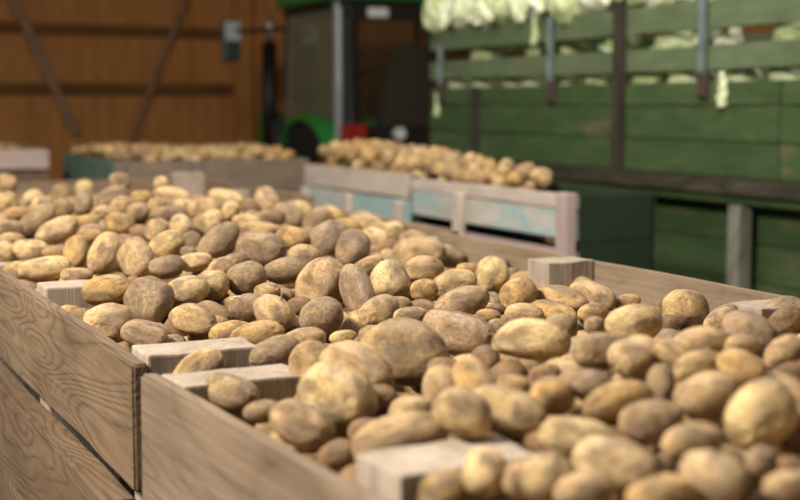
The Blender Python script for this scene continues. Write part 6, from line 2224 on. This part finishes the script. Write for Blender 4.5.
LABELS = '''
large tan long potato behind the post block at the bottom edge|potatoes heaped in the foreground crates
biggest round yellow potato in the foreground heap|potatoes heaped in the foreground crates
bulky yellow potato at lower left in the foreground heap|potatoes heaped in the foreground crates
wide tan potato on the near crest in the foreground heap|potatoes heaped in the foreground crates
long yellow potato at the bottom in the foreground heap|potatoes heaped in the foreground crates
pale yellow oval potato front-left of the biggest round yellow potato|potatoes heaped in the foreground crates
long pale potato on the near crest in the foreground heap|potatoes heaped in the foreground crates
large tan long potato in front of the long pale potato on the near crest|potatoes heaped in the foreground crates
tan oval potato front-left of the bulky yellow potato at lower left|potatoes heaped in the foreground crates
tan oval potato behind-left of the biggest round yellow potato|potatoes heaped in the foreground crates
tan oval potato behind-right of the post block at the bottom edge|potatoes heaped in the foreground crates
large dusty grey-brown long potato behind-right of the wide tan potato on the near crest|potatoes heaped in the foreground crates
dusty grey-brown oval potato behind-right of the long yellow potato at the bottom|potatoes heaped in the foreground crates
pale yellow long potato behind-left of the long yellow potato at the bottom|potatoes heaped in the foreground crates
golden long potato behind the long yellow potato at the bottom|potatoes heaped in the foreground crates
large tan oval potato left of the wide tan potato on the near crest|potatoes heaped in the foreground crates
small tan round potato left of the long yellow potato at the bottom|potatoes heaped in the foreground crates
large dusty grey-brown round potato left of the pale twin-lobed potato|potatoes heaped in the foreground crates
tan long potato right of the long yellow potato at the bottom|potatoes heaped in the foreground crates
small pale yellow round potato right of the post block at the bottom edge|potatoes heaped in the foreground crates
pale yellow oval potato front-left of the round potato by the right board|potatoes heaped in the foreground crates
large tan oval potato front-right of the split post tops at the left step|potatoes heaped in the foreground crates
dusty grey-brown long potato front-right of the split post tops at the left step|potatoes heaped in the foreground crates
small tan oval potato right of the post block at the bottom edge|potatoes heaped in the foreground crates
small tan oval potato front-left of the long yellow potato at the bottom|potatoes heaped in the foreground crates
large pale yellow long potato left of the round potato by the right board|potatoes heaped in the foreground crates
large tan round potato front-right of the grey block on the left board|potatoes heaped in the foreground crates
golden long potato front-right of the long yellow potato at the bottom|potatoes heaped in the foreground crates
big upright potato mid-heap in the foreground heap|potatoes heaped in the foreground crates
large dusty grey-brown long potato right of the split post tops at the left step|potatoes heaped in the foreground crates
round potato by the right board in the foreground heap|potatoes heaped in the foreground crates
dusty grey-brown oval potato in front of the sawn post top on the right board|potatoes heaped in the foreground crates
small golden round potato in front of the long pale potato on the near crest|potatoes heaped in the foreground crates
large dusty grey-brown oval potato front-left of the yellow potato standing upright|potatoes heaped in the foreground crates
small golden oval potato behind the biggest round yellow potato|potatoes heaped in the foreground crates
dusty grey-brown round potato in front of the big upright potato mid-heap|potatoes heaped in the foreground crates
large tan long potato front-right of the sawn post top on the right board|potatoes heaped in the foreground crates
small dusty grey-brown oval potato right of the long pale potato on the near crest|potatoes heaped in the foreground crates
large golden long potato right of the grey block on the left board|potatoes heaped in the foreground crates
large tan long potato in front of the pale twin-lobed potato|potatoes heaped in the foreground crates
large dusty grey-brown long potato right of the big upright potato mid-heap|potatoes heaped in the foreground crates
large pale yellow oval potato right of the big upright potato mid-heap|potatoes heaped in the foreground crates
leaning egg-shaped potato in the foreground heap|potatoes heaped in the foreground crates
large dusty grey-brown long potato behind-left of the split post tops at the left step|potatoes heaped in the foreground crates
large pale yellow long potato behind-left of the grey block on the left board|potatoes heaped in the foreground crates
large tan long potato behind-left of the upright yellow potato|potatoes heaped in the foreground crates
second tan oval potato front-left of the big upright potato mid-heap|potatoes heaped in the foreground crates
large tan long potato front-left of the upright yellow potato|potatoes heaped in the foreground crates
golden oval potato front-right of the wide tan potato on the near crest|potatoes heaped in the foreground crates
large golden long potato behind-right of the split post tops at the left step|potatoes heaped in the foreground crates
first tan long potato in front of the round potato by the right board|potatoes heaped in the foreground crates
large dusty grey-brown long potato in front of the pale far corner post|potatoes heaped in the foreground crates
large tan long potato left of the leaning egg-shaped potato|potatoes heaped in the foreground crates
second tan long potato in front of the round potato by the right board|potatoes heaped in the foreground crates
dusty grey-brown oval potato right of the pale twin-lobed potato|potatoes heaped in the foreground crates
large dusty grey-brown oval potato behind-right of the big upright potato mid-heap|potatoes heaped in the foreground crates
small tan long potato in front of the biggest round yellow potato|potatoes heaped in the foreground crates
large dusty grey-brown long potato left of the big upright potato mid-heap|potatoes heaped in the foreground crates
pale twin-lobed potato in the foreground heap|potatoes heaped in the foreground crates
tan oval potato behind-left of the wide tan potato on the near crest|potatoes heaped in the foreground crates
second large dusty grey-brown oval potato front-right of the yellow potato standing upright|potatoes heaped in the foreground crates
golden oval potato behind-left of the bulky yellow potato at lower left|potatoes heaped in the foreground crates
brown long potato left of the bulky yellow potato at lower left|potatoes heaped in the foreground crates
upright yellow potato in the foreground heap|potatoes heaped in the foreground crates
second small tan long potato in front of the sawn post top on the right board|potatoes heaped in the foreground crates
small brown oval potato in front of the bulky yellow potato at lower left|potatoes heaped in the foreground crates
long pale farther potato in the foreground heap|potatoes heaped in the foreground crates
small dusty grey-brown long potato in front of the round potato by the right board|potatoes heaped in the foreground crates
golden round potato front-right of the upright yellow potato|potatoes heaped in the foreground crates
brown oval potato left of the post block at the bottom edge|potatoes heaped in the foreground crates
tan oval potato front-right of the wide tan potato on the near crest|potatoes heaped in the foreground crates
large tan long potato in front of the post block on the right board|potatoes heaped in the foreground crates
small dusty grey-brown round potato in front of the biggest round yellow potato|potatoes heaped in the foreground crates
small dusty grey-brown oval potato front-right of the long pale potato on the near crest|potatoes heaped in the foreground crates
first large tan long potato left of the upright yellow potato|potatoes heaped in the foreground crates
second large tan long potato left of the upright yellow potato|potatoes heaped in the foreground crates
large tan long potato front-right of the post block on the right board|potatoes heaped in the foreground crates
large dusty grey-brown long potato behind-left of the long pale farther potato|potatoes heaped in the foreground crates
large pale yellow oval potato behind-right of the leaning egg-shaped potato|potatoes heaped in the foreground crates
small tan round potato right of the post block at the bottom edge|potatoes heaped in the foreground crates
dusty grey-brown oval potato right of the leaning egg-shaped potato|potatoes heaped in the foreground crates
pale yellow round potato right of the pale twin-lobed potato|potatoes heaped in the foreground crates
dusty grey-brown round potato front-right of the pale twin-lobed potato|potatoes heaped in the foreground crates
tan long potato behind the long pale potato on the near crest|potatoes heaped in the foreground crates
large golden long potato front-right of the long pale farther potato|potatoes heaped in the foreground crates
small dusty grey-brown long potato left of the bulky yellow potato at lower left|potatoes heaped in the foreground crates
small tan long potato in front of the round potato by the right board|potatoes heaped in the foreground crates
golden long potato behind-right of the split post tops at the left step|potatoes heaped in the foreground crates
small pale yellow long potato right of the bulky yellow potato at lower left|potatoes heaped in the foreground crates
brown round potato front-right of the biggest round yellow potato|potatoes heaped in the foreground crates
small brown oval potato right of the bulky yellow potato at lower left|potatoes heaped in the foreground crates
large pale yellow long potato front-left of the long pale farther potato|potatoes heaped in the foreground crates
large pale yellow oval potato in front of the pale far corner post|potatoes heaped in the foreground crates
tan long potato in front of the big upright potato mid-heap|potatoes heaped in the foreground crates
golden oval potato behind the leaning egg-shaped potato|potatoes heaped in the foreground crates
large golden oval potato left of the post block at the bottom edge|potatoes heaped in the foreground crates
small golden oval potato left of the upright yellow potato|potatoes heaped in the foreground crates
small brown oval potato left of the long yellow potato at the bottom|potatoes heaped in the foreground crates
large golden long potato behind-right of the long pale potato on the near crest|potatoes heaped in the foreground crates
golden oval potato in front of the yellow potato standing upright|potatoes heaped in the foreground crates
large golden oval potato front-right of the grey block on the left board|potatoes heaped in the foreground crates
brown oval potato front-left of the long pale potato on the near crest|potatoes heaped in the foreground crates
tan long potato behind-right of the grey block on the left board|potatoes heaped in the foreground crates
tan long potato right of the round potato by the right board|potatoes heaped in the foreground crates
wide yellow potato at the far end in the foreground heap|potatoes heaped in the foreground crates
pale yellow long potato behind the pale twin-lobed potato|potatoes heaped in the foreground crates
large tan long potato in front of the pale far corner post|potatoes heaped in the foreground crates
small brown oval potato front-left of the long pale potato on the near crest|potatoes heaped in the foreground crates
first large dusty grey-brown oval potato front-right of the yellow potato standing upright|potatoes heaped in the foreground crates
large dusty grey-brown long potato front-left of the yellow potato standing upright|potatoes heaped in the foreground crates
tan oval potato behind-left of the big upright potato mid-heap|potatoes heaped in the foreground crates
small dusty grey-brown oval potato behind-right of the long pale potato on the near crest|potatoes heaped in the foreground crates
first small tan long potato in front of the sawn post top on the right board|potatoes heaped in the foreground crates
large brown oval potato behind-right of the post block at the bottom edge|potatoes heaped in the foreground crates
first small tan long potato behind the wide tan potato on the near crest|potatoes heaped in the foreground crates
large dusty grey-brown long potato in front of the wide yellow potato at the far end|potatoes heaped in the foreground crates
small golden long potato behind-right of the long pale potato on the near crest|potatoes heaped in the foreground crates
large golden oval potato right of the split post tops at the left step|potatoes heaped in the foreground crates
dusty grey-brown oval potato behind-right of the long pale farther potato|potatoes heaped in the foreground crates
large dusty grey-brown long potato left of the wide yellow potato at the far end|potatoes heaped in the foreground crates
large tan oval potato behind-right of the biggest round yellow potato|potatoes heaped in the foreground crates
small golden long potato in front of the long pale potato on the near crest|potatoes heaped in the foreground crates
small brown oval potato in front of the long pale potato on the near crest|potatoes heaped in the foreground crates
large pale yellow long potato right of the pale far corner post|potatoes heaped in the foreground crates
tan oval potato behind-right of the leaning egg-shaped potato|potatoes heaped in the foreground crates
pale yellow oval potato in front of the wide yellow potato at the far end|potatoes heaped in the foreground crates
dusty grey-brown long potato front-left of the yellow potato standing upright|potatoes heaped in the foreground crates
small brown oval potato front-right of the bulky yellow potato at lower left|potatoes heaped in the foreground crates
large tan long potato front-left of the yellow potato standing upright|potatoes heaped in the foreground crates
dusty grey-brown round potato front-left of the wide yellow potato at the far end|potatoes heaped in the foreground crates
large brown oval potato front-left of the split post tops at the left step|potatoes heaped in the foreground crates
second large tan long potato right of the yellow potato standing upright|potatoes heaped in the foreground crates
small brown oval potato in front of the biggest round yellow potato|potatoes heaped in the foreground crates
tan long potato behind-right of the pale twin-lobed potato|potatoes heaped in the foreground crates
small brown round potato front-right of the grey block on the left board|potatoes heaped in the foreground crates
brown oval potato left of the split post tops at the left step|potatoes heaped in the foreground crates
tan round potato behind-left of the long pale farther potato|potatoes heaped in the foreground crates
large dusty grey-brown oval potato right of the split post tops at the left step|potatoes heaped in the foreground crates
brown oval potato behind-left of the split post tops at the left step|potatoes heaped in the foreground crates
large golden oval potato behind-left of the wide tan potato on the near crest|potatoes heaped in the foreground crates
dusty grey-brown round potato behind the long pale farther potato|potatoes heaped in the foreground crates
tan oval potato front-right of the long pale potato on the near crest|potatoes heaped in the foreground crates
dusty grey-brown oval potato behind-left of the split post tops at the left step|potatoes heaped in the foreground crates
dusty grey-brown round potato left of the wide yellow potato at the far end|potatoes heaped in the foreground crates
large dusty grey-brown long potato behind-left of the upright yellow potato|potatoes heaped in the foreground crates
dusty grey-brown oval potato behind the split post tops at the left step|potatoes heaped in the foreground crates
large pale yellow long potato behind-right of the big upright potato mid-heap|potatoes heaped in the foreground crates
golden long potato behind-right of the big upright potato mid-heap|potatoes heaped in the foreground crates
large tan oval potato in front of the biggest round yellow potato|potatoes heaped in the foreground crates
tan oval potato front-right of the pale far corner post|potatoes heaped in the foreground crates
small dusty grey-brown round potato right of the long pale potato on the near crest|potatoes heaped in the foreground crates
large golden oval potato right of the long yellow potato at the bottom|potatoes heaped in the foreground crates
large tan round potato behind-left of the long pale farther potato|potatoes heaped in the foreground crates
brown oval potato front-left of the split post tops at the left step|potatoes heaped in the foreground crates
small golden long potato left of the round potato by the right board|potatoes heaped in the foreground crates
brown long potato behind-right of the biggest round yellow potato|potatoes heaped in the foreground crates
fourth tan round potato from the left on the pale and turquoise box|potatoes heaped on the pale and turquoise box
small pale yellow long potato left of the wide tan potato on the near crest|potatoes heaped in the foreground crates
small pale yellow round potato front-left of the long pale farther potato|potatoes heaped in the foreground crates
dusty grey-brown oval potato left of the long pale farther potato|potatoes heaped in the foreground crates
large pale yellow oval potato left of the yellow potato standing upright|potatoes heaped in the foreground crates
dusty grey-brown oval potato front-left of the biggest round yellow potato|potatoes heaped in the foreground crates
small brown long potato left of the grey block on the left board|potatoes heaped in the foreground crates
brown long potato front-right of the pale twin-lobed potato|potatoes heaped in the foreground crates
tan oval potato behind-left of the grey block on the left board|potatoes heaped in the foreground crates
small pale yellow long potato left of the big upright potato mid-heap|potatoes heaped in the foreground crates
pale yellow oval potato right of the yellow potato standing upright|potatoes heaped in the foreground crates
golden long potato behind-left of the long pale farther potato|potatoes heaped in the foreground crates
tan long potato behind-right of the long pale farther potato|potatoes heaped in the foreground crates
large tan round potato behind the long pale farther potato|potatoes heaped in the foreground crates
dusty grey-brown oval potato front-left of the grey block on the left board|potatoes heaped in the foreground crates
large golden long potato behind-right of the long pale farther potato|potatoes heaped in the foreground crates
small dusty grey-brown round potato front-right of the grey block on the left board|potatoes heaped in the foreground crates
small brown oval potato front-left of the big upright potato mid-heap|potatoes heaped in the foreground crates
small golden long potato in front of the upright yellow potato|potatoes heaped in the foreground crates
thirteenth tan oval potato from the left on the pale and turquoise box|potatoes heaped on the pale and turquoise box
small brown oval potato front-left of the round potato by the right board|potatoes heaped in the foreground crates
large brown long potato behind-right of the big upright potato mid-heap|potatoes heaped in the foreground crates
brown oval potato behind-right of the leaning egg-shaped potato|potatoes heaped in the foreground crates
small brown round potato behind the leaning egg-shaped potato|potatoes heaped in the foreground crates
tan oval potato left of the wide yellow potato at the far end|potatoes heaped in the foreground crates
golden oval potato left of the wide yellow potato at the far end|potatoes heaped in the foreground crates
large dusty grey-brown oval potato left of the split post tops at the left step|potatoes heaped in the foreground crates
third pale yellow oval potato from the left on the pale and turquoise box|potatoes heaped on the pale and turquoise box
ninth tan oval potato from the left on the pale and turquoise box|potatoes heaped on the pale and turquoise box
small brown oval potato front-right of the wide tan potato on the near crest|potatoes heaped in the foreground crates
small tan oval potato front-left of the post block on the right board|potatoes heaped in the foreground crates
third golden oval potato from the left on the pale and turquoise box|potatoes heaped on the pale and turquoise box
golden long potato right of the long pale farther potato|potatoes heaped in the foreground crates
tan long potato left of the long pale farther potato|potatoes heaped in the foreground crates
third tan round potato from the left on the pale and turquoise box|potatoes heaped on the pale and turquoise box
small brown long potato right of the post block at the bottom edge|potatoes heaped in the foreground crates
second golden round potato from the left on the pale and turquoise box|potatoes heaped on the pale and turquoise box
seventh golden oval potato from the left on the pale and turquoise box|potatoes heaped on the pale and turquoise box
large tan oval potato behind-left of the long yellow potato at the bottom|potatoes heaped in the foreground crates
large pale yellow round potato behind-right of the long pale farther potato|potatoes heaped in the foreground crates
pale yellow long potato front-right of the pale far corner post|potatoes heaped in the foreground crates
brown oval potato front-right of the pale far corner post|potatoes heaped in the foreground crates
pale yellow oval potato behind-left of the long pale farther potato|potatoes heaped in the foreground crates
brown long potato behind the wide tan potato on the near crest|potatoes heaped in the foreground crates
dusty grey-brown round potato front-left of the bulky yellow potato at lower left|potatoes heaped in the foreground crates
first dusty grey-brown oval potato from the left on the box with the green side|potatoes heaped on the box with the green side
large brown oval potato behind the long yellow potato at the bottom|potatoes heaped in the foreground crates
large golden long potato front-right of the yellow potato standing upright|potatoes heaped in the foreground crates
large tan oval potato left of the biggest round yellow potato|potatoes heaped in the foreground crates
golden oval potato in front of the grey block on the left board|potatoes heaped in the foreground crates
fifth golden oval potato from the left on the pale and turquoise box|potatoes heaped on the pale and turquoise box
dusty grey-brown oval potato front-left of the round potato by the right board|potatoes heaped in the foreground crates
pale yellow long potato behind the long pale farther potato|potatoes heaped in the foreground crates
yellow potato standing upright in the foreground heap|potatoes heaped in the foreground crates
small golden long potato in front of the long pale farther potato|potatoes heaped in the foreground crates
first golden oval potato from the left on the pale and turquoise box|potatoes heaped on the pale and turquoise box
eighth tan oval potato from the left on the pale and turquoise box|potatoes heaped on the pale and turquoise box
tan oval potato front-left of the wide yellow potato at the far end|potatoes heaped in the foreground crates
second golden oval potato from the left on the pale and turquoise box|potatoes heaped on the pale and turquoise box
first pale yellow round potato from the left on the pale and turquoise box|potatoes heaped on the pale and turquoise box
eleventh tan oval potato from the left on the pale and turquoise box|potatoes heaped on the pale and turquoise box
first dusty grey-brown oval potato from the left on the pale and turquoise box|potatoes heaped on the pale and turquoise box
third tan round potato from the left on the box with the green side|potatoes heaped on the box with the green side
tan oval potato left of the yellow potato standing upright|potatoes heaped in the foreground crates
fourth tan oval potato from the left on the pale and turquoise box|potatoes heaped on the pale and turquoise box
dusty grey-brown oval potato in front of the long pale potato on the near crest|potatoes heaped in the foreground crates
dusty grey-brown long potato right of the long pale farther potato|potatoes heaped in the foreground crates
fourth tan oval potato from the left on the box with the green side|potatoes heaped on the box with the green side
dusty grey-brown oval potato behind the long yellow potato at the bottom|potatoes heaped in the foreground crates
first pale yellow oval potato from the left on the pale and turquoise box|potatoes heaped on the pale and turquoise box
second dusty grey-brown oval potato from the left on the box with the green side|potatoes heaped on the box with the green side
second tan oval potato from the left on the box with the green side|potatoes heaped on the box with the green side
small pale yellow round potato behind-left of the wide yellow potato at the far end|potatoes heaped in the foreground crates
small brown oval potato in front of the upright yellow potato|potatoes heaped in the foreground crates
twelfth tan oval potato from the left on the pale and turquoise box|potatoes heaped on the pale and turquoise box
tan oval potato left of the grey block on the left board|potatoes heaped in the foreground crates
small dusty grey-brown oval potato behind-left of the long pale potato on the near crest|potatoes heaped in the foreground crates
small brown round potato in front of the biggest round yellow potato|potatoes heaped in the foreground crates
small brown round potato front-left of the big upright potato mid-heap|potatoes heaped in the foreground crates
large pale yellow long potato behind-left of the upright yellow potato|potatoes heaped in the foreground crates
second pale yellow oval potato from the left on the pale and turquoise box|potatoes heaped on the pale and turquoise box
second dusty grey-brown oval potato from the left on the pale and turquoise box|potatoes heaped on the pale and turquoise box
first dusty grey-brown round potato from the left on the pale and turquoise box|potatoes heaped on the pale and turquoise box
third dusty grey-brown round potato from the left on the pale and turquoise box|potatoes heaped on the pale and turquoise box
small golden long potato behind-left of the upright yellow potato|potatoes heaped in the foreground crates
fifth tan oval potato from the left on the pale and turquoise box|potatoes heaped on the pale and turquoise box
small pale yellow oval potato front-right of the wide yellow potato at the far end|potatoes heaped in the foreground crates
sixth tan oval potato from the left on the pale and turquoise box|potatoes heaped on the pale and turquoise box
third tan oval potato from the left on the pale and turquoise box|potatoes heaped on the pale and turquoise box
golden oval potato front-right of the pale twin-lobed potato|potatoes heaped in the foreground crates
third tan oval potato from the left on the box with the green side|potatoes heaped on the box with the green side
brown oval potato behind the split post tops at the left step|potatoes heaped in the foreground crates
second tan round potato from the left on the pale and turquoise box|potatoes heaped on the pale and turquoise box
second small tan long potato behind the wide tan potato on the near crest|potatoes heaped in the foreground crates
small dusty grey-brown oval potato behind the pale twin-lobed potato|potatoes heaped in the foreground crates
first tan round potato from the left on the pinkish farthest box|potatoes heaped on the pinkish farthest box
tan oval potato in front of the wide tan potato on the near crest|potatoes heaped in the foreground crates
third pale yellow oval potato from the left on the box with the green side|potatoes heaped on the box with the green side
third golden oval potato from the left on the box with the green side|potatoes heaped on the box with the green side
first tan round potato from the left on the pale and turquoise box|potatoes heaped on the pale and turquoise box
first pale yellow oval potato from the left on the box with the green side|potatoes heaped on the box with the green side
large tan long potato front-left of the post block on the right board|potatoes heaped in the foreground crates
large golden oval potato front-left of the leaning egg-shaped potato|potatoes heaped in the foreground crates
dusty grey-brown oval potato left of the bulky yellow potato at lower left|potatoes heaped in the foreground crates
fifth pale yellow oval potato from the left on the pale and turquoise box|potatoes heaped on the pale and turquoise box
small brown oval potato behind-right of the pale twin-lobed potato|potatoes heaped in the foreground crates
second tan round potato from the left on the box with the green side|potatoes heaped on the box with the green side
fourth pale yellow oval potato from the left on the pale and turquoise box|potatoes heaped on the pale and turquoise box
large dusty grey-brown oval potato front-right of the long pale potato on the near crest|potatoes heaped in the foreground crates
dusty grey-brown oval potato right of the upright yellow potato|potatoes heaped in the foreground crates
large tan oval potato front-left of the bulky yellow potato at lower left|potatoes heaped in the foreground crates
sixth golden oval potato from the left on the pale and turquoise box|potatoes heaped on the pale and turquoise box
second tan oval potato from the left on the pale and turquoise box|potatoes heaped on the pale and turquoise box
second golden oval potato from the left on the box with the green side|potatoes heaped on the box with the green side
first golden round potato from the left on the pale and turquoise box|potatoes heaped on the pale and turquoise box
first tan oval potato from the left on the pale and turquoise box|potatoes heaped on the pale and turquoise box
first tan round potato from the left on the box with the green side|potatoes heaped on the box with the green side
first tan oval potato front-left of the big upright potato mid-heap|potatoes heaped in the foreground crates
seventh tan oval potato from the left on the pale and turquoise box|potatoes heaped on the pale and turquoise box
first dusty grey-brown oval potato from the left on the pinkish farthest box|potatoes heaped on the pinkish farthest box
dusty grey-brown oval potato behind the pale twin-lobed potato|potatoes heaped in the foreground crates
fourth golden oval potato from the left on the pale and turquoise box|potatoes heaped on the pale and turquoise box
tenth tan oval potato from the left on the pale and turquoise box|potatoes heaped on the pale and turquoise box
golden long potato right of the upright yellow potato|potatoes heaped in the foreground crates
second pale yellow round potato from the left on the pale and turquoise box|potatoes heaped on the pale and turquoise box
third large tan long potato right of the yellow potato standing upright|potatoes heaped in the foreground crates
large brown oval potato behind-left of the biggest round yellow potato|potatoes heaped in the foreground crates
large brown oval potato behind-right of the split post tops at the left step|potatoes heaped in the foreground crates
third dusty grey-brown oval potato from the left on the box with the green side|potatoes heaped on the box with the green side
golden oval potato right of the yellow potato standing upright|potatoes heaped in the foreground crates
small brown long potato front-left of the long pale potato on the near crest|potatoes heaped in the foreground crates
third dusty grey-brown oval potato from the left on the pale and turquoise box|potatoes heaped on the pale and turquoise box
brown oval potato left of the round potato by the right board|potatoes heaped in the foreground crates
second dusty grey-brown round potato from the left on the pale and turquoise box|potatoes heaped on the pale and turquoise box
brown long potato in front of the leaning egg-shaped potato|potatoes heaped in the foreground crates
large golden oval potato front-left of the post block at the bottom edge|potatoes heaped in the foreground crates
golden oval potato right of the bulky yellow potato at lower left|potatoes heaped in the foreground crates
first large tan long potato right of the yellow potato standing upright|potatoes heaped in the foreground crates
tan oval potato front-left of the leaning egg-shaped potato|potatoes heaped in the foreground crates
first tan oval potato from the left on the box with the green side|potatoes heaped on the box with the green side
first golden oval potato from the left on the box with the green side|potatoes heaped on the box with the green side
tan oval potato behind-left of the bulky yellow potato at lower left|potatoes heaped in the foreground crates
first dusty grey-brown round potato from the left on the box with the green side|potatoes heaped on the box with the green side
second pale yellow oval potato from the left on the box with the green side|potatoes heaped on the box with the green side
'''
ROOTS = [(82, [[0.7799, 2.3356, 1.2511], [0.7763, 2.3263, 1.2524], [0.7829, 2.319, 1.2546], [0.7877, 2.3121, 1.2533], [0.789, 2.3062, 1.2464]]), (46, [[0.8329, 2.238, 1.2568], [0.8291, 2.2289, 1.2581], [0.8294, 2.2252, 1.2656], [0.8296, 2.2215, 1.2731]])]
# ------------------------------------------------------------------ potatoes
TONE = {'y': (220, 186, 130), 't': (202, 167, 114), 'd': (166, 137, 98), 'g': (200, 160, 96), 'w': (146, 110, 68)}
def potato_mesh(seed, sub=5):
    r = random.Random(seed); bm = bmesh.new(); bmesh.ops.create_icosphere(bm, subdivisions=sub, radius=1)
    so = Vector((r.uniform(0, 90), r.uniform(0, 90), r.uniform(0, 90)))
    eyes = []
    for k in range(11):
        d = Vector((r.gauss(0, 1), r.gauss(0, 1), r.gauss(0, 1))).normalized(); eyes.append((d, r.uniform(.10, .2), r.uniform(.02, .055)))
    kn = Vector((r.choice((-1, 1)), r.uniform(-.3, .3), r.uniform(-.3, .3))).normalized()
    bend = r.uniform(-.14, .14)
    for v in bm.verts:
        p = v.co.normalized()
        f = 1 + .11*noise.noise(p*.9+so) + .034*noise.noise(p*2.1+so*1.7) + .010*noise.noise(p*6+so) + .006*noise.noise(p*17+so)
        for d, wd, dp in eyes:
            a = p.angle(d)
            if a < wd*2.2: f -= dp*math.exp(-(a/wd*1.6)**2) - dp*.35*math.exp(-((a-wd)/wd*2.2)**2)
        a = p.angle(kn); f -= .04*math.exp(-(a/.16)**2)
        # superellipse fullness: potatoes are blunter than ellipsoids
        q = Vector([math.copysign(abs(c)**.93, c) for c in p])
        v.co = Vector((q.x, q.y+bend*(p.x*p.x-.4), q.z))*f*.985
    return mesh_of(bm, 'potato', True)
PM = [potato_mesh(100+s) for s in range(14)]
for me in PM: me.materials.append(M['potato'])
ROWS = [l.split(',') for l in DATA.split()]
LAB = LABELS.strip().split('\n')
pr = random.Random(3); POT = []
for k in range(len(LAB)):
    v = ROWS[k]; n = [int(t) for t in v[:9]]
    o = bpy.data.objects.new('potato', PM[(k*5+k//14) % 14]); COL.objects.link(o)
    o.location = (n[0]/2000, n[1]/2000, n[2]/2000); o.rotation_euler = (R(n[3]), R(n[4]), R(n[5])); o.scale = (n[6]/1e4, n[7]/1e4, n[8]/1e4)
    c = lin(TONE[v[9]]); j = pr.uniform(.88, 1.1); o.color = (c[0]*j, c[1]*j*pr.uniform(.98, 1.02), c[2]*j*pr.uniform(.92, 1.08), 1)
    POT.append(o); lab, g = LAB[k].split('|'); o['label'] = lab; o['category'] = 'potato'; o['group'] = g
for k, pts in ROOTS:
    o = POT[k]; bm = bmesh.new(); add_tube(bm, pts, [.0022*(1-.8*i/(len(pts)-1)) for i in range(len(pts))], 6)
    c = link('rootlet', mesh_of(bm, 'rootlet', True), M['root'], o); c.matrix_parent_inverse = o.matrix_basis.inverted()
# everything that lies deeper or farther, too many to count: one mass
LOW = [potato_mesh(300+s, 3) for s in range(6)]
TP = []
for me in LOW:
    co = [v.co.copy() for v in me.vertices]; fs = [tuple(p.vertices) for p in me.polygons]; TP.append((co, fs)); bpy.data.meshes.remove(me)
V, Fc, Cl = [], [], []
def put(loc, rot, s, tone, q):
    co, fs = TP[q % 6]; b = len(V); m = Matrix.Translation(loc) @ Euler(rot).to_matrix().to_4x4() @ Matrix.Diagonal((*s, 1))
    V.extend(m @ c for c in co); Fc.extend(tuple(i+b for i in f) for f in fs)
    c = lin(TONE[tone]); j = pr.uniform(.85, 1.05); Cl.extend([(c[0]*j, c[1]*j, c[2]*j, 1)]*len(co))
for k in range(len(LAB), len(ROWS)):
    v = ROWS[k]; n = [int(t) for t in v[:9]]
    put((n[0]/2000, n[1]/2000, n[2]/2000), (R(n[3]), R(n[4]), R(n[5])), (n[6]/1e4, n[7]/1e4, n[8]/1e4), v[9], k)
HY = [(0.2, .08), (.9, .10), (1.3, .115), (1.6, .09), (1.93, .035), (2.3, .05), (2.8, .07), (3.3, .07), (3.65, .075), (4.2, .098), (4.8, .09), (5.3, .05), (6.2, .01), (6.95, -.08)]
LY = [(0.2, .01), (1.3, .01), (1.9, -.01), (2.8, .01), (3.6, .02), (4.5, .05), (7, -.03)]
RY = [(0.2, .02), (1.5, .02), (2.0, -.01), (2.5, -.055), (3.0, -.07), (3.6, -.04), (4.3, .01), (5.3, 0), (7, -.05)]
def itp(x, t):
    if x <= t[0][0]: return t[0][1]
    for (a, b), (c, d) in zip(t, t[1:]):
        if x <= c: return b+(d-b)*(x-a)/(c-a)
    return t[-1][1]
def zs(x, y):
    u = min(1, max(0, (x-.515)/(itp(y, [(3.6, 1.32), (3.7, 1.385), (5.2, 1.385), (5.35, 1.575)])))); h = itp(y, HY); e = itp(y, LY if u < .42 else RY)
    s = math.sin((u/.42 if u < .42 else (1-u)/.58)*math.pi/2); return RIM+e+(h-e)*s
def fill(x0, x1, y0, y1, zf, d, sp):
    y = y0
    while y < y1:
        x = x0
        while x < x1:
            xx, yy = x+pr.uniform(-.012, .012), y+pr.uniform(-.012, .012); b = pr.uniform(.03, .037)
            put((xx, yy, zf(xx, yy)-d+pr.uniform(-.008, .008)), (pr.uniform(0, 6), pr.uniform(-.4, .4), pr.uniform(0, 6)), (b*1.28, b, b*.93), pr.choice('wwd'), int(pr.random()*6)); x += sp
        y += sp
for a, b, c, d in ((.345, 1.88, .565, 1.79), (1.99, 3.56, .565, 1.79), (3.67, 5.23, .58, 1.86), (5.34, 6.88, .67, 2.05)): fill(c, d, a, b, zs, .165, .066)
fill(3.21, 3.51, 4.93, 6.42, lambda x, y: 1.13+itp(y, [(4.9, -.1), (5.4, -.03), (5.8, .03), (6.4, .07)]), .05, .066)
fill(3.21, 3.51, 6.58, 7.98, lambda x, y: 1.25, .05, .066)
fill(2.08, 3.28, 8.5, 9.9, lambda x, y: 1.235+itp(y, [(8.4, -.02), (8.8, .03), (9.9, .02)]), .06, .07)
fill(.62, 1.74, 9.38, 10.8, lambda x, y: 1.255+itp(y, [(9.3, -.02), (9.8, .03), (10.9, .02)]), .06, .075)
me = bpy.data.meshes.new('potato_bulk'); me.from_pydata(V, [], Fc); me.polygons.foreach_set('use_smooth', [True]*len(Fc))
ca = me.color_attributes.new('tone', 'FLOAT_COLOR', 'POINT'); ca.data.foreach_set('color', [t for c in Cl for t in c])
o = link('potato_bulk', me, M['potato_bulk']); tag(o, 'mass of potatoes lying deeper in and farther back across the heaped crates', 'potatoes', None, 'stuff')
